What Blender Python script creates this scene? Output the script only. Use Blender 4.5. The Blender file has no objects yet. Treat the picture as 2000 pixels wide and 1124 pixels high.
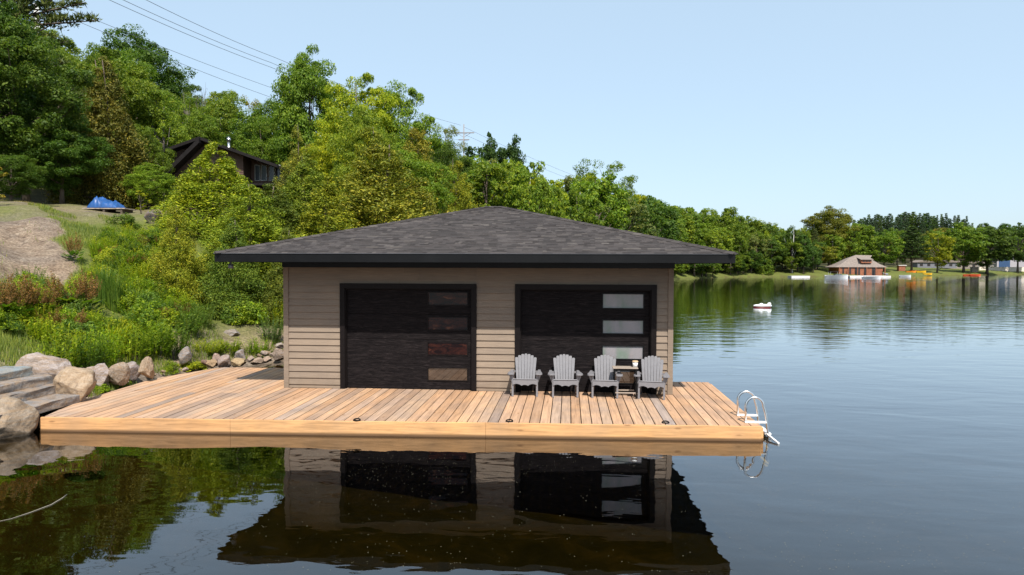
import bpy, math, random
import numpy as np
from math import radians as RAD, sin, cos, pi, atan2, sqrt
from mathutils import Vector, Matrix, noise as mnoise

# ------------------------------------------------------------------ camera, world, sun, exposure
S = bpy.context.scene
COL = S.collection
F = 1333.3; PSI = RAD(4.72); TH = RAD(1.805); ROLL = 0.003; CAMZ = 3.0
cam_data = bpy.data.cameras.new('camera'); cam = bpy.data.objects.new('camera', cam_data); COL.objects.link(cam)
RM = Matrix.Rotation(PSI, 3, 'Z') @ Matrix.Rotation(pi / 2 - TH, 3, 'X') @ Matrix.Rotation(ROLL, 3, 'Z')
cam.matrix_world = Matrix.Translation((0, 0, CAMZ)) @ RM.to_4x4()
cam_data.sensor_width = 36; cam_data.lens = 24; cam_data.clip_start = 0.1; cam_data.clip_end = 6000
S.camera = cam
SUN_EL = RAD(53); SUN_AZ = (sin(RAD(16)), -cos(RAD(16)))          # unit vector on the ground towards the sun
world = bpy.data.worlds.new('World'); S.world = world; world.use_nodes = True
wn = world.node_tree; wn.nodes.clear()
sky = wn.nodes.new('ShaderNodeTexSky'); sky.sky_type = 'NISHITA'; sky.sun_disc = False
sky.sun_elevation = SUN_EL; sky.sun_rotation = atan2(SUN_AZ[0], SUN_AZ[1])
sky.altitude = 300; sky.air_density = 1.0; sky.dust_density = 2.0; sky.ozone_density = 1.2
bg = wn.nodes.new('ShaderNodeBackground'); bg.inputs[1].default_value = 0.15
wo = wn.nodes.new('ShaderNodeOutputWorld')
veil = wn.nodes.new('ShaderNodeMix'); veil.data_type = 'RGBA'; veil.inputs[0].default_value = 0.68; veil.inputs[7].default_value = (2.72, 3.52, 4.15, 1)   # even summer haze over the whole sky
wn.links.new(sky.outputs[0], veil.inputs[6]); wn.links.new(veil.outputs[2], bg.inputs[0]); wn.links.new(bg.outputs[0], wo.inputs[0])
sl = bpy.data.lights.new('sun', 'SUN'); sl.energy = 4.2; sl.angle = RAD(0.6); sl.color = (1.0, 0.95, 0.87)
sun = bpy.data.objects.new('sun', sl); COL.objects.link(sun)
sd = Vector((SUN_AZ[0] * cos(SUN_EL), SUN_AZ[1] * cos(SUN_EL), sin(SUN_EL)))
sun.rotation_euler = sd.to_track_quat('Z', 'Y').to_euler(); sun.location = (20, -30, 40)
S.view_settings.view_transform = 'Standard'; S.view_settings.look = 'None'
S.view_settings.exposure = 0.62; S.view_settings.gamma = 1.0
S.render.engine = 'CYCLES'
S.cycles.max_bounces = 6; S.cycles.transparent_max_bounces = 8; S.cycles.diffuse_bounces = 3
S.cycles.glossy_bounces = 3; S.cycles.transmission_bounces = 3
S.cycles.caustics_reflective = False; S.cycles.caustics_refractive = False

rnd = random.Random(7)
# ------------------------------------------------------------------ measuring helpers
def ray(px, py): return RM @ Vector(((px - 1000) / F, -(py - 562) / F, -1.0))
def G(px, py, z=0.0):                       # where the sight line meets the level z
    d = ray(px, py); t = (z - CAMZ) / d.z; return Vector((d.x * t, d.y * t, z))
def PD(px, py, D):                          # a point D metres ahead on the sight line
    d = ray(px, py); return Vector((d.x * D, d.y * D, CAMZ + d.z * D))
CP, SP = cos(PSI), sin(PSI)
def c2w(X, D): return (X * CP - D * SP, X * SP + D * CP)
def w2c(x, y): return (x * CP + y * SP, -x * SP + y * CP)

# ------------------------------------------------------------------ object helpers
def tag(o, label=None, cat=None, group=None, kind=None):
    if label: o['label'] = label
    if cat: o['category'] = cat
    if group: o['group'] = group
    if kind: o['kind'] = kind
    return o
def empty(name, loc=(0, 0, 0), rz=0.0):
    o = bpy.data.objects.new(name, None); COL.objects.link(o); o.location = loc; o.rotation_euler = (0, 0, rz)
    o.empty_display_size = 0.2; return o
def link_mesh(name, me, parent=None, loc=None):
    o = bpy.data.objects.new(name, me); COL.objects.link(o)
    if parent: o.parent = parent
    if loc is not None: o.location = loc
    return o
def copy_tree(o, parent=None):
    c = o.copy(); COL.objects.link(c); c.parent = parent
    for ch in list(o.children): copy_tree(ch, c)
    return c
class MB:
    def __init__(s): s.v = []; s.f = []
    def add(s, vs, fs):
        b = len(s.v); s.v += [tuple(p) for p in vs]; s.f += [tuple(i + b for i in f) for f in fs]; return s
    def box(s, x0, x1, y0, y1, z0, z1):
        return s.add([(x0,y0,z0),(x1,y0,z0),(x1,y1,z0),(x0,y1,z0),(x0,y0,z1),(x1,y0,z1),(x1,y1,z1),(x0,y1,z1)],
                     [(0,3,2,1),(4,5,6,7),(0,1,5,4),(1,2,6,5),(2,3,7,6),(3,0,4,7)])
    def hexa(s, a, b):                      # bottom 4 points, top 4 points
        return s.add(list(a) + list(b), [(0,3,2,1),(4,5,6,7),(0,1,5,4),(1,2,6,5),(2,3,7,6),(3,0,4,7)])
    def beam(s, p, q, w, h, up=(0, 0, 1)):  # rectangular bar from p to q
        p = Vector(p); q = Vector(q); d = (q - p).normalized(); up = Vector(up)
        r = d.cross(up)
        if r.length < 1e-4: r = d.cross(Vector((0, 1, 0)))
        r.normalize(); u = r.cross(d); r = r * w / 2; u = u * h / 2
        return s.hexa([p - r - u, p + r - u, q + r - u, q - r - u], [p - r + u, p + r + u, q + r + u, q - r + u])
    def tube(s, pts, rad, n=8, cap=True):
        pts = [Vector(p) for p in pts]; m = len(pts)
        if not hasattr(rad, '__len__'): rad = [rad] * m
        b = len(s.v); prev = None
        for i, p in enumerate(pts):
            d = (pts[min(i + 1, m - 1)] - pts[max(i - 1, 0)]).normalized()
            if prev is None:
                a = d.cross(Vector((0, 0, 1)));
                if a.length < 0.05: a = d.cross(Vector((1, 0, 0)))
            else: a = prev - d * prev.dot(d)
            a.normalize(); prev = a; c = d.cross(a)
            for k in range(n):
                t = 2 * pi * k / n; q = p + (a * cos(t) + c * sin(t)) * rad[i]; s.v.append(tuple(q))
        for i in range(m - 1):
            for k in range(n):
                k2 = (k + 1) % n; s.f.append((b + i*n + k, b + i*n + k2, b + (i+1)*n + k2, b + (i+1)*n + k))
        if cap:
            s.f.append(tuple(b + k for k in range(n))[::-1]); s.f.append(tuple(b + (m-1)*n + k for k in range(n)))
        return s
    def prism(s, poly, y0, y1):             # outline in x,z extruded along y
        n = len(poly); b = len(s.v)
        s.v += [(p[0], y0, p[1]) for p in poly] + [(p[0], y1, p[1]) for p in poly]
        s.f.append(tuple(b + i for i in range(n))); s.f.append(tuple(b + n + i for i in range(n))[::-1])
        for i in range(n): j = (i + 1) % n; s.f.append((b + i, b + n + i, b + n + j, b + j))
        return s
    def mesh(s, name, mat, smooth=False):
        me = bpy.data.meshes.new(name); me.from_pydata(s.v, [], s.f); me.materials.append(mat)
        if smooth: me.polygons.foreach_set('use_smooth', [True] * len(me.polygons))
        me.update(); return me
    def build(s, name, mat, parent=None, smooth=False, bevel=0.0, loc=None):
        o = link_mesh(name, s.mesh(name, mat, smooth), parent, loc)
        if bevel:
            m = o.modifiers.new('bevel', 'BEVEL'); m.width = bevel; m.segments = 2; m.limit_method = 'ANGLE'
        return o

# ------------------------------------------------------------------ materials
class NT:
    def __init__(s, name):
        s.m = bpy.data.materials.new(name); s.m.use_nodes = True; s.t = s.m.node_tree; s.t.nodes.clear()
        s.out = s.n('ShaderNodeOutputMaterial')
    def n(s, typ, **kw):
        x = s.t.nodes.new(typ)
        for k, v in kw.items():
            if k.startswith('_'): setattr(x, k[1:], v)
        return x
    def l(s, a, b): s.t.links.new(a, b)
    def coord(s, scale=(1, 1, 1), kind='Object'):
        c = s.n('ShaderNodeTexCoord'); m = s.n('ShaderNodeMapping'); m.inputs['Scale'].default_value = scale
        s.l(c.outputs[kind], m.inputs[0]); return m.outputs[0]
    def noise(s, vec, scale, detail=4, rough=0.55, dist=0.0):
        x = s.n('ShaderNodeTexNoise'); x.inputs['Scale'].default_value = scale; x.inputs['Detail'].default_value = detail
        x.inputs['Roughness'].default_value = rough; x.inputs['Distortion'].default_value = dist
        s.l(vec, x.inputs['Vector']); return x.outputs['Fac']
    def ramp(s, fac, stops):
        r = s.n('ShaderNodeValToRGB'); e = r.color_ramp.elements
        while len(e) < len(stops): e.new(0.5)
        for i, (p, c) in enumerate(stops):
            e[i].position = p; e[i].color = (c[0], c[1], c[2], 1) if hasattr(c, '__len__') else (c, c, c, 1)
        s.l(fac, r.inputs[0]); return r.outputs[0]
    def mix(s, fac, a, b, blend='MIX'):
        x = s.n('ShaderNodeMix', _data_type='RGBA', _blend_type=blend)
        for sock, v in ((x.inputs[0], fac), (x.inputs[6], a), (x.inputs[7], b)):
            if hasattr(v, 'links') or hasattr(v, 'is_linked'): s.l(v, sock)
            elif hasattr(v, '__len__'): sock.default_value = (v[0], v[1], v[2], 1)
            else: sock.default_value = v
        return x.outputs[2]
    def math(s, op, a, b=0.0):
        x = s.n('ShaderNodeMath', _operation=op)
        for i, v in enumerate((a, b)):
            if hasattr(v, 'is_linked'): s.l(v, x.inputs[i])
            else: x.inputs[i].default_value = v
        return x.outputs[0]
    def bump(s, h, strength=0.3, dist=0.02, normal=None):
        b = s.n('ShaderNodeBump'); b.inputs['Strength'].default_value = strength; b.inputs['Distance'].default_value = dist
        s.l(h, b.inputs['Height'])
        if normal is not None: s.l(normal, b.inputs['Normal'])
        return b.outputs[0]
    def pbr(s, color, rough=0.6, metal=0.0, normal=None, spec=0.5):
        p = s.n('ShaderNodeBsdfPrincipled')
        for key, v in (('Base Color', color), ('Roughness', rough), ('Metallic', metal), ('Specular IOR Level', spec)):
            if hasattr(v, 'is_linked'): s.l(v, p.inputs[key])
            elif hasattr(v, '__len__'): p.inputs[key].default_value = (v[0], v[1], v[2], 1)
            else: p.inputs[key].default_value = v
        if normal is not None: s.l(normal, p.inputs['Normal'])
        s.l(p.outputs[0], s.out.inputs[0]); return s.m
def m_simple(name, col, rough=0.6, metal=0.0, var=0.12, scale=6.0, bump=0.0, spec=0.5):
    t = NT(name); v = t.coord(); n = t.noise(v, scale, 5)
    c = t.ramp(n, [(0.3, [k * (1 - var) for k in col]), (0.7, [min(1, k * (1 + var)) for k in col])])
    return t.pbr(c, rough, metal, t.bump(n, bump, 0.02) if bump else None, spec)
def m_leaf(name, trans=0.35, rough=0.55, var=0.45):
    t = NT(name); g = t.n('ShaderNodeNewGeometry'); oi = t.n('ShaderNodeObjectInfo')
    rp = g.outputs['Random Per Island']
    k = t.ramp(rp, [(0.0, (1 - var, 1 - var, 1 - var)), (1.0, (1 + var, 1 + var, 1 + var))])
    k2 = t.ramp(rp, [(0.0, (0.75, 1.0, 0.9)), (0.5, (1.0, 1.0, 1.0)), (0.93, (1.15, 1.03, 0.85)), (1.0, (1.4, 1.1, 0.8))])
    c = t.mix(1.0, oi.outputs['Color'], k, 'MULTIPLY'); c = t.mix(1.0, c, k2, 'MULTIPLY')
    v = t.coord(); n = t.noise(v, 0.55, 3); c = t.mix(1.0, c, t.ramp(n, [(0.3, (0.72, 0.8, 0.8)), (0.7, (1.3, 1.2, 1.1))]), 'MULTIPLY')
    p = t.n('ShaderNodeBsdfPrincipled'); t.l(c, p.inputs['Base Color']); p.inputs['Roughness'].default_value = rough
    p.inputs['Specular IOR Level'].default_value = 0.25
    tr = t.n('ShaderNodeBsdfTranslucent'); c2 = t.mix(1.0, c, (1.08, 1.28, 0.5), 'MULTIPLY'); t.l(c2, tr.inputs[0])
    ms = t.n('ShaderNodeMixShader'); ms.inputs[0].default_value = trans
    t.l(p.outputs[0], ms.inputs[1]); t.l(tr.outputs[0], ms.inputs[2]); t.l(ms.outputs[0], t.out.inputs[0]); return t.m
def m_wood(name, axis, stops, grain=1.0, wet=False):
    t = NT(name); sc = (22, 1.1, 22) if axis == 'y' else (1.1, 22, 22)
    v = t.coord(sc); g = t.n('ShaderNodeNewGeometry')
    base = t.ramp(g.outputs['Random Per Island'], stops)
    n1 = t.noise(v, 1.0, 6, 0.6, 0.6); n2 = t.noise(t.coord((1, 1, 1)), 1.3, 4); n3 = t.noise(t.coord((6, 6, 6)), 1.0, 2)
    c = t.mix(1.0, base, t.ramp(n1, [(0.3, (0.72, 0.7, 0.68)), (0.6, (1.12, 1.1, 1.08))]), 'MULTIPLY')
    c = t.mix(1.0, c, t.ramp(n2, [(0.3, (0.8, 0.83, 0.9)), (0.7, (1.15, 1.1, 1.0))]), 'MULTIPLY')
    kv = t.n('ShaderNodeTexVoronoi'); kv.inputs['Scale'].default_value = 1.0
    t.l(t.coord((5.5, 1.6, 5.5) if axis == 'y' else (1.6, 5.5, 5.5)), kv.inputs['Vector'])
    kn = t.ramp(kv.outputs['Distance'], [(0.05, 1), (0.13, 0)])
    c = t.mix(t.math('MULTIPLY', kn, 0.55), c, (0.16, 0.07, 0.03))
    if wet:
        sp = t.n('ShaderNodeSeparateXYZ'); gp = t.n('ShaderNodeNewGeometry'); t.l(gp.outputs['Position'], sp.inputs[0])
        w = t.math('ADD', sp.outputs[2], t.math('MULTIPLY', n2, -0.03))
        c = t.mix(t.ramp(w, [(0.0, 0.9), (0.02, 0.7), (0.045, 0.0)]), c, (0.09, 0.05, 0.025))
    return t.pbr(c, 0.7, 0, t.bump(n1, 0.35 * grain, 0.01), 0.3)
def m_siding(name, col):
    t = NT(name); n = t.noise(t.coord((3, 60, 60)), 1.0, 5); n2 = t.noise(t.coord(), 1.5, 3)
    g = t.n('ShaderNodeNewGeometry'); col = t.mix(1.0, col, t.ramp(g.outputs['Random Per Island'], [(0.0, (.92, .93, .94)), (1.0, (1.07, 1.06, 1.04))]), 'MULTIPLY')
    sp = t.n('ShaderNodeSeparateXYZ'); t.l(g.outputs['Position'], sp.inputs[0]); dn = t.noise(t.coord((7, 7, 2)), 1.5, 5)
    spl = t.math('SUBTRACT', t.math('ADD', t.math('MULTIPLY', dn, .55), .22), t.math('SUBTRACT', sp.outputs[2], .10))
    col = t.mix(t.ramp(spl, [(0.0, 0.0), (0.4, 0.45)]), col, (0.17, 0.125, 0.085))
    c = t.mix(1.0, col, t.ramp(n, [(0.3, (0.86, 0.86, 0.86)), (0.7, (1.1, 1.1, 1.1))]), 'MULTIPLY')
    c = t.mix(1.0, c, t.ramp(n2, [(0.3, (0.93, 0.93, 0.95)), (0.7, (1.06, 1.05, 1.03))]), 'MULTIPLY')
    return t.pbr(c, 0.75, 0, t.bump(n, 0.25, 0.004), 0.25)
def m_doorwood(name):
    t = NT(name); n = t.noise(t.coord((4, 40, 45)), 1.0, 7, 0.65, 1.2)
    c = t.ramp(n, [(0.3, (0.003, 0.0025, 0.003)), (0.52, (0.011, 0.009, 0.0095)), (0.75, (0.034, 0.027, 0.027))])
    return t.pbr(c, 0.7, 0, t.bump(n, 0.9, 0.008), 0.06)
def m_shingle(name):
    t = NT(name); g = t.n('ShaderNodeNewGeometry')
    base = t.ramp(g.outputs['Random Per Island'], [(0.0, (0.030, 0.025, 0.024)), (0.3, (0.042, 0.036, 0.034)), (0.65, (0.053, 0.045, 0.043)), (0.88, (0.062, 0.053, 0.050)), (1.0, (0.085, 0.073, 0.066))])
    n = t.noise(t.coord(), 160, 3); n2 = t.noise(t.coord(), 0.9, 3)
    c = t.mix(1.0, base, t.ramp(n, [(0.3, 0.6), (0.7, 1.5)]), 'MULTIPLY')
    c = t.mix(1.0, c, t.ramp(n2, [(0.3, 0.85), (0.7, 1.15)]), 'MULTIPLY')
    return t.pbr(c, 0.9, 0, t.bump(n, 0.5, 0.004), 0.2)
def m_rock(name):
    t = NT(name); oi = t.n('ShaderNodeObjectInfo'); v = t.coord()
    n = t.noise(v, 2.2, 8, 0.65, 1.5); n2 = t.noise(t.coord((1.5, 1.5, 7)), 1.6, 6, 0.6, 1.0); n3 = t.noise(v, 40, 3)
    c = t.mix(1.0, oi.outputs['Color'], t.ramp(n, [(0.28, (0.42, 0.4, 0.42)), (0.48, (0.95, 0.9, 0.86)), (0.7, (1.3, 1.3, 1.35))]), 'MULTIPLY')
    c = t.mix(t.ramp(n2, [(0.42, 0.0), (0.62, 0.6)]), c, (0.30, 0.19, 0.10))
    c = t.mix(1.0, c, t.ramp(n3, [(0.3, 0.75), (0.7, 1.2)]), 'MULTIPLY')
    sp = t.n('ShaderNodeSeparateXYZ'); gp = t.n('ShaderNodeNewGeometry'); t.l(gp.outputs['Position'], sp.inputs[0])
    w = t.math('ADD', sp.outputs[2], t.math('MULTIPLY', n, -0.06))
    c = t.mix(t.ramp(w, [(0.0, 0.75), (0.05, 0.0)]), c, (0.07, 0.055, 0.04))
    return t.pbr(c, 0.85, 0, t.bump(n, 0.8, 0.05, t.bump(n3, 0.3, 0.006)), 0.3)
def m_bark(name, col):
    t = NT(name); n = t.noise(t.coord((9, 9, 1.6)), 1.5, 6, 0.6, 0.8)
    c = t.ramp(n, [(0.3, [k * 0.5 for k in col]), (0.7, [k * 1.25 for k in col])])
    return t.pbr(c, 0.9, 0, t.bump(n, 0.8, 0.03), 0.15)
def m_birch(name):
    t = NT(name); n = t.noise(t.coord((2, 2, 14)), 1.2, 4)
    return t.pbr(t.ramp(n, [(0.3, (0.10, 0.09, 0.08)), (0.42, (0.52, 0.50, 0.46))]), 0.75)

LEAF = m_leaf('leaf', 0.4, 0.55, 0.35); NEEDLE = m_leaf('needle', 0.18, 0.6, 0.4); WEED = m_leaf('weed_leaf', 0.4, 0.5, 0.35)
BARK = m_bark('bark', (0.13, 0.10, 0.08)); PALEBARK = m_bark('pale_bark', (0.19, 0.165, 0.14)); BIRCH = m_birch('birch_bark')
DECKW = m_wood('deck_wood', 'y', [(0.0, (0.29, 0.22, 0.18)), (0.25, (0.44, 0.265, 0.155)), (0.5, (0.49, 0.315, 0.205)), (0.72, (0.42, 0.295, 0.21)), (0.88, (0.53, 0.335, 0.205)), (1.0, (0.33, 0.27, 0.24))])
FASCW = m_wood('fascia_wood', 'x', [(0.0, (0.58, 0.30, 0.13)), (0.5, (0.66, 0.38, 0.18)), (1.0, (0.60, 0.34, 0.16))], 0.6, True)
SIDING = m_siding('siding_paint', (0.248, 0.192, 0.146)); BLACK = m_simple('black_metal', (0.005, 0.005, 0.0055), 0.5, 0, 0.2, 4, 0, 0.12)
FRAMEBR = m_simple('dark_brown_trim', (0.008, 0.006, 0.006), 0.6, 0, 0.2, 8, 0, 0.1); DOORW = m_doorwood('dark_door_wood')
SHING = m_shingle('asphalt_shingle'); ROCK = m_rock('granite'); SLAB = m_rock('slab_stone')
CHAIRM = m_simple('grey_paint', (0.185, 0.18, 0.192), 0.6, 0, 0.08, 12, 0.1); STEEL = m_simple('stainless', (0.72, 0.71, 0.70), 0.22, 1.0, 0.05)
WHITE = m_simple('white_plastic', (0.8, 0.8, 0.79), 0.4, 0, 0.05); WIRE = m_simple('cable', (0.10, 0.11, 0.13), 0.6)
POLEW = m_simple('pole_grey', (0.24, 0.22, 0.21), 0.8); CREAM = m_simple('cream_wood', (0.32, 0.26, 0.21), 0.6)
def m_ground():
    t = NT('soil'); v = t.coord(); at = t.n('ShaderNodeAttribute', _attribute_name='zone')
    sp = t.n('ShaderNodeSeparateColor'); t.l(at.outputs['Color'], sp.inputs[0])
    n = t.noise(v, 0.35, 6, 0.6, 0.5); n2 = t.noise(v, 3.0, 6, 0.7); n3 = t.noise(v, 14, 4, 0.7)
    dirt = t.ramp(n2, [(0.28, (0.10, 0.069, 0.048)), (0.45, (0.195, 0.146, 0.108)), (0.6, (0.265, 0.208, 0.155)), (0.75, (0.37, 0.31, 0.24))])
    dirt = t.mix(1.0, dirt, t.ramp(n3, [(0.34, 0.45), (0.6, 1.2)]), 'MULTIPLY'); dirt = t.mix(1.0, dirt, t.ramp(n, [(0.35, (.75, .78, .85)), (0.6, (1.1, 1.05, .98))]), 'MULTIPLY')
    green = t.ramp(n3, [(0.3, (0.06, 0.085, 0.02)), (0.6, (0.14, 0.15, 0.035)), (0.8, (0.25, 0.2, 0.09))])
    c = t.mix(t.ramp(t.math('ADD', t.math('MULTIPLY', sp.outputs[0], 0.9), t.math('MULTIPLY', n, 0.6)), [(0.42, 0.0), (0.68, 1.0)]), dirt, green)
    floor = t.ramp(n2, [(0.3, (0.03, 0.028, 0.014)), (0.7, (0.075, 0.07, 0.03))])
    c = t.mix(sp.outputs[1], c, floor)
    bed = t.ramp(t.noise(v, 1.4, 6, 0.65, 1.0), [(0.25, (0.010, 0.013, 0.003)), (0.5, (0.024, 0.025, 0.006)), (0.72, (0.055, 0.046, 0.015))])
    zz = t.n('ShaderNodeSeparateXYZ'); t.l(v, zz.inputs[0]); shal = t.ramp(t.math('ADD', zz.outputs[2], 1.0), [(0.0, 0.0), (0.75, 0.75)])
    bed = t.mix(shal, bed, t.ramp(n2, [(0.3, (0.055, 0.043, 0.018)), (0.7, (0.16, 0.12, 0.06))]))
    c = t.mix(sp.outputs[2], c, bed)
    return t.pbr(c, 0.95, 0, t.bump(n2, 0.7, 0.12, t.bump(n3, 0.5, 0.03)), 0.15)
def m_water():
    t = NT('lake_water'); v = t.coord()
    big = t.noise(t.coord((0.5, 0.8, 1)), 1.0, 2, 0.4, 0.6)
    chop = t.noise(t.coord((0.5, 1.5, 1)), 1.15, 3, 0.5, 0.3)
    fine = t.noise(t.coord((1.5, 6.0, 1)), 1.6, 3, 0.5)
    patch = t.noise(t.coord((0.006, 0.022, 1)), 1.0, 3)
    cv = t.n('ShaderNodeSeparateXYZ'); t.l(t.coord(), cv.inputs[0])
    # open water right of the dock and out on the lake is breezier than the lee of the dock
    def ss(val, a, b): return t.ramp(t.math('DIVIDE', t.math('SUBTRACT', val, a), b - a), [(0.0, 0.0), (1.0, 1.0)])
    far = t.math('MAXIMUM', ss(cv.outputs[1], 14, 34), t.math('MULTIPLY', ss(cv.outputs[0], 2.5, 7), 0.55))
    amt = t.math('MULTIPLY', far, t.ramp(patch, [(0.35, 0.45), (0.65, 1.0)]))
    h = t.math('ADD', t.math('MULTIPLY', big, 0.014), t.math('MULTIPLY', t.math('MULTIPLY', chop, 0.0165), amt))
    h = t.math('ADD', h, t.math('MULTIPLY', t.math('MULTIPLY', fine, 0.0022), amt))
    midn = t.noise(t.coord((1.1, 2.6, 1)), 1.3, 2, 0.4, 0.4); h = t.math('ADD', h, t.math('MULTIPLY', midn, 0.0020))
    b = t.bump(h, 1.0, 1.0)
    fr = t.n('ShaderNodeFresnel'); fr.inputs[0].default_value = 1.5; t.l(b, fr.inputs['Normal'])
    fac = t.math('MINIMUM', t.math('ADD', t.math('MULTIPLY', fr.outputs[0], 1.25), 0.03), 0.97)
    gl = t.n('ShaderNodeBsdfGlossy'); gl.inputs['Roughness'].default_value = 0.015; gl.inputs[0].default_value = (0.95, 0.97, 1, 1); t.l(b, gl.inputs['Normal'])
    tr = t.n('ShaderNodeBsdfTransparent'); tr.inputs[0].default_value = (0.50, 0.42, 0.20, 1)
    ms = t.n('ShaderNodeMixShader'); t.l(fac, ms.inputs[0]); t.l(tr.outputs[0], ms.inputs[1]); t.l(gl.outputs[0], ms.inputs[2])
    t.l(ms.outputs[0], t.out.inputs[0]); return t.m

# ------------------------------------------------------------------ terrain
SHORE = [(-60,-60),(-22,-12),(-13.5,3),(-10.2,9),(-9.1,11.4),(-8.8,13.2),(-8.7,15.5),(-8.3,18.0),(-8.2,19.6),(-6.4,22.2),(-3.5,24.5),(0,29),
         (4,42),(11,65),(22,100),(40,165),(60,192),(78,204),(112,212),(130,226),(160,249),(214,285),(300,300),(520,310),(900,250),(1500,0),(2200,-500)]
POLY = np.array(SHORE + [(4000,-500),(4000,4000),(-4000,4000),(-4000,-60)], float); SH = np.array(SHORE, float)
def shore_dist(X, D):
    X = np.asarray(X, float); D = np.asarray(D, float); best = np.full(X.shape, 1e9)
    for (a, b), (c, d) in zip(SH[:-1], SH[1:]):
        ex, ey = c - a, d - b; t = np.clip(((X - a) * ex + (D - b) * ey) / (ex * ex + ey * ey), 0, 1)
        best = np.minimum(best, np.hypot(X - a - t * ex, D - b - t * ey))
    ins = np.zeros(X.shape, bool); n = len(POLY)
    for i in range(n):
        x1, y1 = POLY[i]; x2, y2 = POLY[(i + 1) % n]
        if y1 == y2: continue
        c = ((y1 > D) != (y2 > D)) & (X < (x2 - x1) * (D - y1) / (y2 - y1) + x1); ins ^= c
    return np.where(ins, best, -best)
PS = [0, 1, 2, 5, 9, 12, 16, 20, 30, 45, 60, 90, 130, 200, 300, 500]
PH = [0, 0.5, 0.95, 2.2, 3.7, 4.6, 5.4, 5.9, 6.8, 9.5, 14, 22, 32, 44, 52, 60]
FH = [0, 0.5, 0.8, 1.1, 1.4, 1.7, 2.0, 2.3, 3, 4, 5, 7, 10, 15, 19, 24]
def sst(x): x = np.clip(x, 0, 1); return x * x * (3 - 2 * x)
def dirtbank(az, s):
    e_ = 190 - np.clip(s - 4, 0, 9) * 9 + 14 * np.sin(s * 1.9) + 8 * np.sin(s * 5.1); return sst((e_ - az) / 30) * sst((s - 3.9) / 1.0) * sst((13.6 - s) / .8)
def wob(X, D, s): return np.sin(X * s + 1.3) * np.cos(D * s * 1.17 + 0.4) + 0.5 * np.sin(X * s * 2.3 + D * s * 1.9)
def height(X, D):
    X = np.asarray(X, float); D = np.asarray(D, float); s = shore_dist(X, D)
    az = 1000 + F * X / np.maximum(D, 1.0); az = np.where(D < 1, 0, az)
    k = np.clip((1640 - az) / 560, 0, 1); k = k * k * (3 - 2 * k)
    hi = np.interp(s, PS, PH) * k + np.interp(s, PS, FH) * (1 - k)
    hi = hi + wob(X, D, 0.9) * 0.07 * np.clip(s, 0, 3) * np.clip((20 - s) / 8, .35, 1) + wob(X, D, 0.13) * 0.5 * np.clip((s - 25) / 30, 0, 1)
    lo = -0.28 - 0.16 * np.clip(-s, 0, 14) + 0.03 * wob(X, D, 1.7)
    lo = np.where(s > -0.6, lo * np.clip(-s / 0.6, 0, 1), lo)
    return np.where(s > 0, hi, lo)
def hz(x, y): X, D = w2c(x, y); return float(height(np.array([X]), np.array([D]))[0])
_t = np.concatenate([np.linspace(8, 60, 521), np.linspace(60.5, 500, 600)])
def T(px, py):                              # where the sight line meets the terrain
    d = ray(px, py); X, D = w2c(d.x, d.y); D0 = D
    z = height(_t * X, _t * D0); r = CAMZ + d.z * _t; i = np.argmax(r <= z)
    if r[i] > z[i]: i = len(_t) - 1
    t = _t[i]; return Vector((d.x * t, d.y * t, float(z[i])))
def build_ground():
    rr = np.concatenate([np.linspace(2.5, 12, 26), np.geomspace(12.3, 60, 170), np.geomspace(61, 420, 150), np.geomspace(430, 3000, 26)])
    aa = np.concatenate([np.linspace(-pi, -0.85, 60, endpoint=False), np.linspace(-0.85, 0.75, 420, endpoint=False), np.linspace(0.75, pi, 70, endpoint=False)])
    R_, A_ = np.meshgrid(rr, aa, indexing='ij'); X = R_ * np.sin(A_); D = R_ * np.cos(A_)
    s = shore_dist(X, D); Z = height(X, D)
    x = X * CP - D * SP; y = X * SP + D * CP
    nr, na = X.shape; V = np.stack([x, y, Z], -1).reshape(-1, 3)
    V = np.vstack([V, [[0, 0, -2.4]]])
    idx = np.arange(nr * na).reshape(nr, na); a = idx[:-1]; b = idx[1:]; r1 = lambda q: np.roll(q, -1, 1)
    Q = np.stack([a, r1(a), r1(b), b], -1).reshape(-1, 4)
    faces = Q.tolist() + [[int(idx[0, k]), nr * na, int(idx[0, (k + 1) % na])] for k in range(na)]
    me = bpy.data.meshes.new('ground'); me.from_pydata(V.tolist(), [], [tuple(f)[::-1] for f in faces])
    az = 1000 + F * X / np.maximum(D, 1.0)
    gr = np.clip((s - 0.5) / 3, 0, 1) * (0.66 - 0.62 * dirtbank(az, s))
    gr = np.where((s > 13), 0.25 + .14 * wob(X, D, .35), gr); gr = np.where(az > 1500, 0.95, gr)
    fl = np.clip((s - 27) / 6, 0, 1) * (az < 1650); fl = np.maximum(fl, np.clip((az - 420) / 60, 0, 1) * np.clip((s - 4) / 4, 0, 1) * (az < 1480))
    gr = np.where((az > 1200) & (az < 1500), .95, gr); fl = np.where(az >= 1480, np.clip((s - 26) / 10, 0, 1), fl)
    bed = np.clip(0.15 - s * 3, 0, 1)
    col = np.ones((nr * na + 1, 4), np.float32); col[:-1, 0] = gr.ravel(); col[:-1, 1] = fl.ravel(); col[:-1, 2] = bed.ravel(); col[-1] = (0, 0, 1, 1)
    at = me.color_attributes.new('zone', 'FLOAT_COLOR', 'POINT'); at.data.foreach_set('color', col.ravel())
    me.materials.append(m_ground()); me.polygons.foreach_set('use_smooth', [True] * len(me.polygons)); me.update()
    tag(link_mesh('ground', me), kind='structure')
build_ground()
w = MB(); n = 64
w.add([(0, 0, 0)] + [(3200 * cos(2*pi*k/n), 3200 * sin(2*pi*k/n), 0) for k in range(n)], [(0, 1 + k, 1 + (k + 1) % n) for k in range(n)])
tag(w.build('water', m_water()), kind='structure')

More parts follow.
